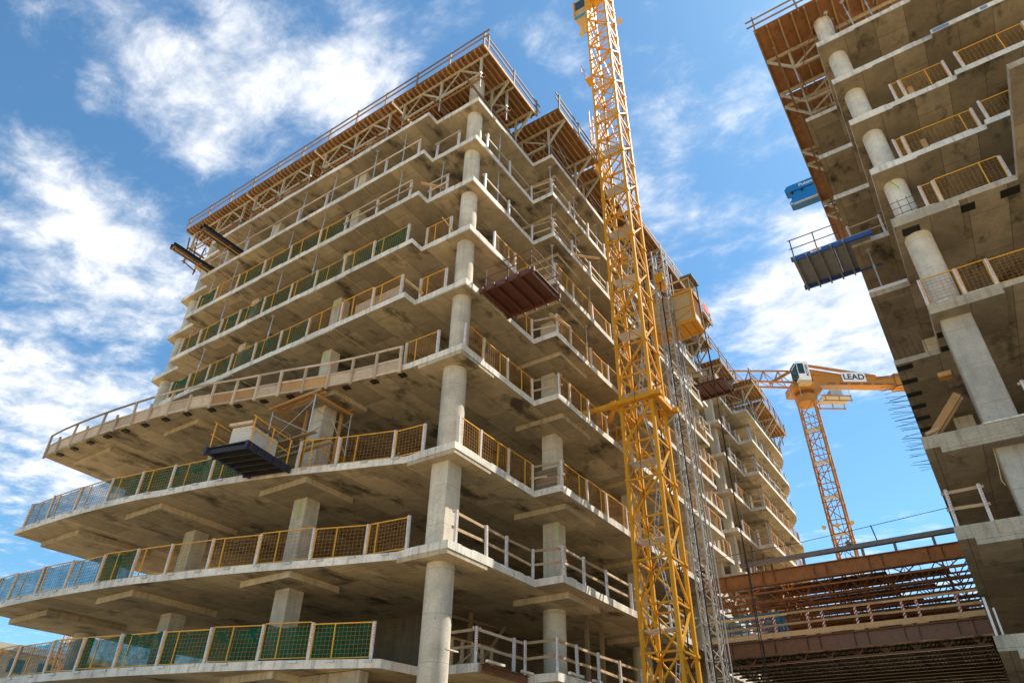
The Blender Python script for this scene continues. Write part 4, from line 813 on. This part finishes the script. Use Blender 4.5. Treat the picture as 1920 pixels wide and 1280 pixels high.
# ------------------------------------------------------------------ far crane
FX, FY = 58.0, -3.3; ZT = 41.9; CA = 'crane_amber_shaded'
fc = root('tower_crane', (FX, FY, 0), 'far yellow crane with white cab and a LEAD sign on its counter jib', 'tower crane')
lattice(fc, FX - .85, FY - .85, 1.7, 9.5, 40.7, 1.95, .17, CA, bw=.085); MB().box(FX - 1.2, FX + 1.2, FY - 1.2, FY + 1.2, 0, 9.5).build('mast_base', CA, fc)
for i in range(7):
    z = 14 + i * 3.9; m = MB(); m.box(FX - .75, FX + .1, FY - .75, FY + .75, z, z + .06); m.build('landing', 'grey_paint', fc)
for e in (-.25, .25): ubar('ladder_side', (FX + .5, FY + e, 10), (FX + .5, FY + e, 40), .05, .05, 'dark_steel', fc)
for (x, y) in ((FX - 1.0, FY - 1.2), (FX - 1.0, FY + 1.2), (FX - 1.1, FY)): floodlight(fc, (x, y, 26.5), (-.6, (y - FY) * .4, -.5))
J = V((-.55, .835, 0)).normalized(); Q = V((-J.y, J.x, 0)); O = V((FX, FY, 0)); S = Q if Q.x < 0 else -Q      # J along the jib, S sideways towards the street
P = lambda a, b, z: O + J * a + S * b + V((0, 0, z))
MB().tube((FX, FY, 40.7), (FX, FY, 41.6), 1.1, 1.2, 20).build('slewing_ring', CA, fc, True); MB().tube((FX, FY, 41.6), (FX, FY, 42.1), 1.0, 1.0, 20).build('slewing_ring', 'rust_dark', fc, True)
def obox(name, a0, a1, b0, b1, z0, z1, mat, parent=fc):
    m = MB(); vs = [P(a, b, z) for z in (z0, z1) for (a, b) in ((a0, b0), (a1, b0), (a1, b1), (a0, b1))]
    m.add(vs, [(0, 3, 2, 1), (4, 5, 6, 7), (0, 1, 5, 4), (1, 2, 6, 5), (2, 3, 7, 6), (3, 0, 4, 7)]); o = m.build(name, mat, parent); return o
obox('turntable', -1.7, 1.6, -1.3, 1.3, 42.1, 43.0, CA)
obox('counter_jib', -13.5, -1.2, -.55, .55, 43.05, 44.25, CA); obox('counter_jib_end', -15.2, -10.5, -.7, .7, 42.95, 44.6, CA)
for i in range(6): obox('jib_recess', -3.6 - i * 1.35, -2.7 - i * 1.35, .545, .56, 43.13, 43.33, 'rust_dark')
obox('counterweight', -15.0, -12.4, -.9, .9, 40.9, 42.9, 'white_paint')
obox('tower_head', -.9, .0, -.5, .5, 43.0, 46.0, CA)
for b in (-.45, .45): ubar('stay', P(-.3, b, 45.8), P(-8.5, b, 44.3), .22, .28, CA, fc); ubar('stay', P(-.5, b * .6, 44.9), P(-4.5, b * .6, 44.3), .2, .25, CA, fc)
sgn = obox('sign', -7.2, -4.5, .60, .66, 43.45, 44.7, 'sign_white'); text_mesh('lettering', 'LEAD', 1.02, 'navy_letter', sgn, frame(P(-5.85, .68, 44.05), -J, (0, 0, 1)), .01)
cab = obox('cab', -.2, 1.1, .75, 2.2, 42.7, 45.1, 'sign_white'); obox('cab_front', 1.1, 1.35, .85, 2.1, 43.0, 44.9, 'glass', cab); obox('window', .35, 1.05, 2.2, 2.215, 43.5, 44.85, 'glass', cab); obox('cab_foot', -.2, 1.1, .8, 2.15, 42.3, 42.7, 'beige_panel', cab)
MB().bar(P(1.1, 2.21, 44.95), P(1.8, 2.12, 43.9), .05).build('cab_frame', 'sign_white', cab)
text_mesh('lettering', 'POTAIN', .42, 'navy_letter', cab, frame(P(.06, 2.225, 43.95), (0, 0, 1), J), .006)
# lattice jib
ch = [(-.6, 43.3), (.6, 43.3), (0, 45.2)]
for (b, z) in ch: ubar('jib_chord', P(1.2, b, z), P(32, b, z + (.6 if b else -.3)), .16, .16, CA, fc)
for i in range(18):
    a = 1.6 + i * 1.7
    for s_ in (-1, 1): ubar('jib_brace', P(a, s_ * .6, 43.3), P(a + .85, 0, 45.1), .08, .08, CA, fc); ubar('jib_brace', P(a + 1.7, s_ * .6, 43.3), P(a + .85, 0, 45.1), .08, .08, CA, fc)
    ubar('jib_brace', P(a, -.6, 43.3), P(a + 1.7, .6, 43.3), .07, .07, CA, fc)
ubar('jib_foot', P(.2, .0, 45.6), P(3.6, 0, 43.5), .3, .3, CA, fc)
obox('machine_deck', -4.4, -1.2, -.4, 1.6, 40.9, 41.02, 'grey_paint')
for a in (-4.3, -3.0, -1.5):
    for b in (-.3, 1.55): ubar('deck_frame', P(a, b, 40.3), P(a, b, 41.0), .1, .1, CA, fc); ubar('rail_post', P(a, b, 41), P(a, b, 42.2), .06, .06, 'grey_paint', fc)
for b in (-.3, 1.55):
    for z in (40.4, 41.0): ubar('deck_frame', P(-4.4, b, z), P(-1.2, b, z), .12, .14, CA, fc)
    ubar('deck_rail', P(-4.4, b, 42.2), P(-1.2, b, 42.2), .06, .06, 'grey_paint', fc)
obox('winch_motor', -3.7, -2.4, .1, 1.2, 41.02, 42.0, 'grey_paint')
for a in (1.0, 2.2): ubar('rail_post', P(a, 1.3, 41.0), P(a, 1.3, 42.3), .06, .06, 'grey_paint', fc)

# ------------------------------------------------------------------ rusty steel bridge frames between the two towers
BX = 19.5
def girder(r, x, y0, y1, z0, z1, mat, n, fl=.34):
    m = MB(); m.box(x - .02, x + .02, y0, y1, z0 + .035, z1 - .035); g = m.build('girder', mat, r)
    MB().box(x - fl / 2, x + fl / 2, y0, y1, z1 - .035, z1).build('flange', mat, g); MB().box(x - fl / 2, x + fl / 2, y0, y1, z0, z0 + .035).build('flange', mat, g)
    for i in range(n):
        y = y0 + (y1 - y0) * (i + .5) / n
        for e in (-.28, .28): MB().box(x - fl / 2 + .01, x + fl / 2 - .01, y + e - .012, y + e + .012, z0 + .037, z1 - .037).build('stiffener', mat, g)
    return g
def joist(r, x, y0, y1, zt, zb, mat, n=11):
    ubar('joist_chord', (x, y0, zt), (x, y1, zt), .12, .07, mat, r); ubar('joist_chord', (x, y0 + .2, zb), (x, y1 - .2, zb), .10, .08, mat, r)
    m = MB(); L = (y1 - y0) / n
    for i in range(n):
        y = y0 + i * L; m.bar((x, y, zt), (x, y + L / 2, zb), .045); m.bar((x, y + L / 2, zb), (x, y + L, zt), .045); m.bar((x, y + L / 2, zb), (x, y + L / 2, zt), .03)
    m.build('joist_web', mat, r)
ub = root('bridge_frame', (BX, -7, 11.4), 'upper rusty girder and open web joists spanning between the towers', 'bridge')
girder(ub, BX, -13.3, -1.0, 11.42, 12.1, 'rust', 5)
for i in range(10): joist(ub, BX + .7 + i * 1.2, -13.25, -1.05, 11.95 if i else 11.45, 11.12 if i else 11.2, 'rust', 9) if i else joist(ub, BX + .45, -13.25, -1.05, 11.8, 11.22, 'rust', 7)
for i in range(14): MB().box(BX + 1.0 + i * .86, BX + 1.0 + i * .86 + (.55 if i % 3 else .8), -13.2 + (i * 37 % 5) * .9, -1.1 - (i * 53 % 4) * .6, 12.02, 12.06).build('deck_strip', 'deck_steel', ub)
for j in range(5):
    y = -12.2 + j * 2.5
    for z in (11.2, 11.85): ubar('bridging', (BX + .3, y, z), (BX + 12.2, y + .1, z), .045, .045, 'rust', ub)
    for i in range(9): ubar('bridging', (BX + .7 + i * 1.2, y, 11.18 if i % 2 else 11.9), (BX + .7 + (i + 1) * 1.2, y + .05, 11.9 if i % 2 else 11.18), .035, .035, 'rust', ub)
girder(ub, BX + 12.5, -13.3, -1.0, 11.3, 12.0, 'rust', 5)
tb_ = root('steel_channel', (BX - .2, -7, 12.1), 'long grey channel lying on short posts above the upper rusty girder', 'channel')
ubar('channel', (BX - .1, -13.3, 12.62), (BX - .1, -3.4, 12.52), .25, .2, 'deck_steel', tb_)
for y in (-12.2, -10.6, -9.2, -6.5, -4.0): ubar('post', (BX - .05, y, 12.1), (BX - .05, y, 12.5), .12, .12, 'deck_steel', tb_)
for i in range(5): ubar('clamp', (BX - .25 + i * .1, -8.75, 12.68), (BX - .25 + i * .1, -8.65, 12.86), .05, .2, 'deck_steel', tb_)
lc = root('lifeline', (BX - .1, -10, 12.6), 'thin black lifeline cable on a post above the upper girder', 'cable')
ubar('post', (BX - .1, -9.95, 12.6), (BX - .1, -9.85, 13.45), .05, .05, 'dark_steel', lc); cb_ = MB(); cb_.path([(BX - .1, -14, 13.7), (BX - .1, -9.85, 13.42), (BX - .1, -6.5, 13.2), (BX - .1, -1.1, 13.1)], .014); cb_.build('cable', 'cable', lc)
lb_ = root('bridge_frame', (BX, -7, 8.2), 'lower rusty girder with corrugated deck and joists beneath, spanning between the towers', 'bridge')
girder(lb_, BX, -13.3, -1.0, 8.27, 8.92, 'rust_dark', 6)
m = MB(); ny_ = 90
for i in range(ny_):                                         # corrugated deck, ribs along x
    y = -13.2 + i * .135; m.add([(BX + .2, y, 8.98), (BX + 22, y, 8.98), (BX + 22, y + .045, 8.98), (BX + .2, y + .045, 8.98), (BX + .2, y + .0675, 8.91), (BX + 22, y + .0675, 8.91), (BX + 22, y + .1125, 8.91), (BX + .2, y + .1125, 8.91), (BX + 22, y + .135, 8.98), (BX + .2, y + .135, 8.98)], [(0, 3, 2, 1), (3, 4, 5, 2), (4, 7, 6, 5), (7, 9, 8, 6)])
m.build('corrugated_deck', 'corrugated', lb_)
for i in range(21): joist(lb_, BX + .7 + i * 1.0, -13.2, -1.1, 8.82, 8.02, 'rust_shaded' if i else 'rust_dark', 10)
bar_ = root('barrier', (BX + .05, -7, 8.99), 'timber barrier with red and white striped posts on the lower bridge deck', 'barrier')
hz = MB().box(-.06, .06, -.06, .06, 0, 1.05).mesh('post', 'post_hazard')
for y in (-1.9, -3.85, -4.55, -6.1, -6.75, -8.2, -8.8, -10.15, -10.75, -12.3):
    o = post(bar_, (BX - .02, y, 9.0), hz); ubar('foot_block', (BX - .05, y - .22, 9.0), (BX - .05, y + .22, 9.0), .18, .1, 'timber_sunlit', bar_)
for h in (.52, 1.0): 
    for (a, b) in ((-1.1, -5.2), (-5.2, -9.4), (-9.4, -13.2)): ubar('rail', (BX - .11, a, 9.0 + h + R.uniform(-.02, .02)), (BX - .11, b, 9.0 + h + R.uniform(-.02, .02)), .04, .1, 'timber_sunlit', bar_)
for (a, b) in ((-1.1, -7.2), (-7.2, -13.2)): ubar('toe_board', (BX - .13, a, 9.1), (BX - .13, b, 9.1), .05, .22, 'timber_sunlit', bar_)
lift = root('scissor_lift', (BX + 1.6, -2.8, 9.0), 'blue scissor lift parked behind the striped barrier', 'lift')
MB().box(BX + .9, BX + 2.2, -4.6, -1.6, 9.25, 9.45).build('platform', 'lift_blue', lift); MB().box(BX + .95, BX + 2.15, -4.5, -1.7, 9.0, 9.22).build('chassis', 'dark_grey', lift)
for (x, y) in [(x, y) for x in (BX + .92, BX + 2.18) for y in (-4.55, -3.6, -2.6, -1.65)]: ubar('rail_post', (x, y, 9.45), (x, y, 10.35), .06, .06, 'lift_blue', lift)
for z in (9.9, 10.35):
    for (p, q) in (((BX + .92, -4.55), (BX + .92, -1.65)), ((BX + 2.18, -4.55), (BX + 2.18, -1.65)), ((BX + .92, -4.55), (BX + 2.18, -4.55))): ubar('rail', (*p, z), (*q, z), .05, .05, 'lift_blue', lift)
MB().box(BX + 1.0, BX + 1.3, -4.62, -4.35, 9.6, 10.2).build('control_box', 'lift_blue', lift)

# ------------------------------------------------------------------ blue folded boom, rebar, small things on the tower across the gap
bm = root('concrete_boom', (19.6, -12.6, 34.1), 'bright blue folded concrete boom resting over the roof edge', 'boom')
BZ = 34.35; BO = 2.1
for (dy, z, x, w) in ((0, BZ + 1.05, 17.0 + BO, .6), (.25, BZ + .45, 17.05 + BO, .55), (.1, BZ - .1, 17.05 + BO, .55)):
    m = MB(); ya, yb = -10.6 - dy, -17.5
    pr = [(ya, z + .05), (ya - .35, z - .02), (yb, z), (yb, z + .52), (ya - .2, z + .54), (ya + .02, z + .3)]
    m.add([(x, a, b) for a, b in pr] + [(x + w, a, b) for a, b in pr], [(0, 1, 2, 3, 4, 5), (11, 10, 9, 8, 7, 6)] + [((i + 1) % 6, i, 6 + i, 6 + (i + 1) % 6) for i in range(6)]); m.build('arm_section', 'boom_blue', bm)
ubar('delivery_pipe', (16.9 + BO, -10.9, BZ - .15), (16.9 + BO, -17.5, BZ - .15), .14, .14, 'galvanised', bm, round_=True); ubar('pipe_elbow', (16.9 + BO, -10.9, BZ - .15), (17.1 + BO, -10.7, BZ + .15), .15, .15, 'galvanised', bm, round_=True)
for y in (-11.0, -11.6): ubar('joint_pin', (16.9 + BO, y, BZ + .9), (17.7 + BO, y, BZ + .9), .16, .16, 'dark_steel', bm, round_=True)
text_mesh('lettering', 'Putzmeister', .34, 'sign_white', bm, frame((16.993 + BO, -12.3, BZ + 1.32), (0, -1, 0), (0, 0, 1)), .003)
ubar('boom_rest', (17.3 + BO, -13.5, 34.02), (17.3 + BO, -13.5, BZ - .05), .2, .2, 'dark_steel', bm)
rb = root('rebar_starters', (12, -13.2, 15.8), 'thin rebar starters sticking out of the slab edge toward the gap', 'rebar')
rr = random.Random(5); x = 10.2
while x < 20:
    for j in range(rr.choice((2, 3, 3))):
        ubar('bar', (x + rr.uniform(0, .35), -13.6, 15.86), (x + rr.uniform(-.2, .3), -13.18 + rr.uniform(.55, .85), 15.86 + rr.uniform(-.05, .12)), .018, .018, 'rebar_steel', rb, round_=True)
    x += rr.uniform(.45, .75)
rv = root('rebar_starters', (9.5, -13.6, 15.95), 'upright rebar starters on the slab corner facing the far crane', 'rebar')
for i in range(7): ubar('bar', (9.35 + (i % 2) * .15, -13.3 - i * .18, 15.9), (9.35 + rr.uniform(-.3, .1), -13.25 - i * .18, 16.75 + rr.uniform(-.1, .2)), .018, .018, 'rebar_steel', rv, round_=True)
rc = root('rebar_cage', (6.3, -15.2, TB[5][1]), 'small dark rebar grid standing in front of a round column', 'rebar')
for h in (.12, .42, .72): ubar('bar', (6.28, -14.75, TB[5][1] + h), (6.28, -15.75, TB[5][1] + h + .05), .022, .022, 'rebar_steel', rc, round_=True)
for y in (-14.85, -15.15, -15.45, -15.7): ubar('bar', (6.28, y, TB[5][1]), (6.28, y, TB[5][1] + .85), .022, .022, 'rebar_steel', rc, round_=True)
we = root('edge_flashing', (10.4, -13.9, TB[5][1]), 'white metal flashing along the slab edge beside the blue platform', 'flashing')
for h in (0.02, .10): ubar('strip', (10.33, -13.22, TB[5][1] + h), (10.33, -14.68, TB[5][1] + h), .06, .05, 'sign_white', we)
tbx = root('timber_brace', (9.9, -14, 12.0), 'heavy timber shore leaning between slabs beside the grey pier', 'timber brace')
ubar('shore', (6.55, -13.5, TB[3][1] + .1), (6.6, -14.55, 12.75), .16, .22, 'timber_orange', tbx); ubar('shore', (6.75, -13.55, TB[3][1] + .1), (6.8, -14.6, 12.75), .12, .2, 'timber', tbx); ubar('wedge', (6.4, -13.35, 11.6), (6.5, -13.75, 11.75), .1, .1, 'timber', tbx)
tbl = MB().box(7.6, 7.95, -14.69, -14.3, 14.0, 14.16).build('timber_block', 'timber_orange'); tag(tbl, 'orange timber block wedged at the slab edge beside the grey pier', 'timber block')
ple = root('steel_upright', (6.4, -13.4, TB[1][1]), 'pair of thin white steel uprights on the lowest slab corner', 'steel upright')
ubar('upright', (6.3, -13.28, TB[1][1]), (6.3, -13.28, TB[1][1] + .95), .06, .07, 'white_paint', ple); ubar('upright', (6.45, -13.42, TB[1][1]), (6.45, -13.42, TB[1][1] + .7), .05, .06, 'white_paint', ple)
wc = MB(); wc.path([(6.77, -14.88, 10.9), (6.7, -14.8, 10.2), (6.72, -14.75, 9.9), (6.77, -14.8, 9.75)], .012); tag(wc.build('loose_cord', 'beige_panel'), 'pale cord hanging from the side of the lower grey pier', 'cord')
tag(MB().box(26.4, 27.3, -2.2, -2.17, 34.1, 34.9).build('safety_cloth', 'orange_cloth'), 'orange safety cloth on the deck rail above the hoist cage', 'cloth')
hc = MB(); hc.path([(8.3, -3.9, 50)] + [(8.3 + .2 * math.sin(z), -3.2, z) for z in range(48, 0, -4)], .014); tag(hc.build('hanging_cable', 'cable'), 'thin dark cable hanging beside the crane mast', 'cable')

# ------------------------------------------------------------------ worker in a lime vest
def person(loc, label):
    r = root('person', loc, label, 'person')
    pts = [(0, 0, .95), (0, 0, 1.2), (0, 0, 1.42), (0, 0, 1.52), (0, 0, 1.68), (0, .1, .9), (.02, .12, .5), (0, .12, .06), (-.14, .12, .03), (0, -.1, .9), (.02, -.12, .5), (0, -.12, .06), (-.14, -.12, .03), (0, .2, 1.4), (-.05, .26, 1.12), (-.25, .2, 1.0), (0, -.2, 1.4), (-.05, -.26, 1.12), (-.25, -.2, 1.0)]
    ed = [(0, 1), (1, 2), (2, 3), (3, 4), (0, 5), (5, 6), (6, 7), (7, 8), (0, 9), (9, 10), (10, 11), (11, 12), (2, 13), (13, 14), (14, 15), (2, 16), (16, 17), (17, 18)]
    rad = [.14, .15, .13, .06, .1, .09, .065, .045, .04, .09, .065, .045, .04, .06, .05, .035, .06, .05, .035]
    def skin(name, idx, mat, grow=0.0):
        me = bpy.data.meshes.new(name); mp_ = {k: i for i, k in enumerate(idx)}
        me.from_pydata([pts[k] for k in idx], [(mp_[a], mp_[b]) for a, b in ed if a in mp_ and b in mp_], []); me.materials.append(MATS[mat]); o = bpy.data.objects.new(name, me); place(o, r)
        md = o.modifiers.new('skin', 'SKIN'); 
        for i, k in enumerate(idx): me.skin_vertices[0].data[i].radius = (rad[k] + grow, rad[k] + grow)
        me.skin_vertices[0].data[0].use_root = True; o.modifiers.new('sub', 'SUBSURF').levels = 2; o.modifiers['sub'].render_levels = 2
    skin('body', list(range(19)), 'dark_cloth'); skin('vest', [0, 1, 2], 'hivis', .025)
    MB().tube(V(loc) + V((0, 0, 1.56)), V(loc) + V((0, 0, 1.74)), .1, .09, 12).build('face', 'skin', r, True); MB().tube(V(loc) + V((0, 0, 1.72)), V(loc) + V((0, 0, 1.85)), .135, .08, 12).build('helmet', 'sign_white', r, True)
person((27.6, .35, H[8] + T), 'worker in lime vest standing by the timber stack on the brown platform')

# ------------------------------------------------------------------ distant things at the lower left
db = root('brick_building', (60, 150, 0), 'distant pale brick building seen below the curved slabs', 'building')
MB().box(20, 70, 128, 160, 0, 24).build('wall', 'far_brick', db); MB().box(18, 72, 126, 162, 24, 25).build('roof', 'roof_grey', db)
for i in range(10):
    for k in range(6): MB().box(22 + i * 4.8, 24.4 + i * 4.8, 127.9, 127.98, 2.5 + k * 3.7, 4.6 + k * 3.7).build('window', 'glass', db)
fm = root('tower_crane', (47, 122.5, 0), 'distant orange crane mast beyond the curved slabs', 'tower crane')
lattice(fm, 46.3, 121.8, 1.5, 0, 29, 2.2, .18, 'crane_amber_shaded', bw=.1)
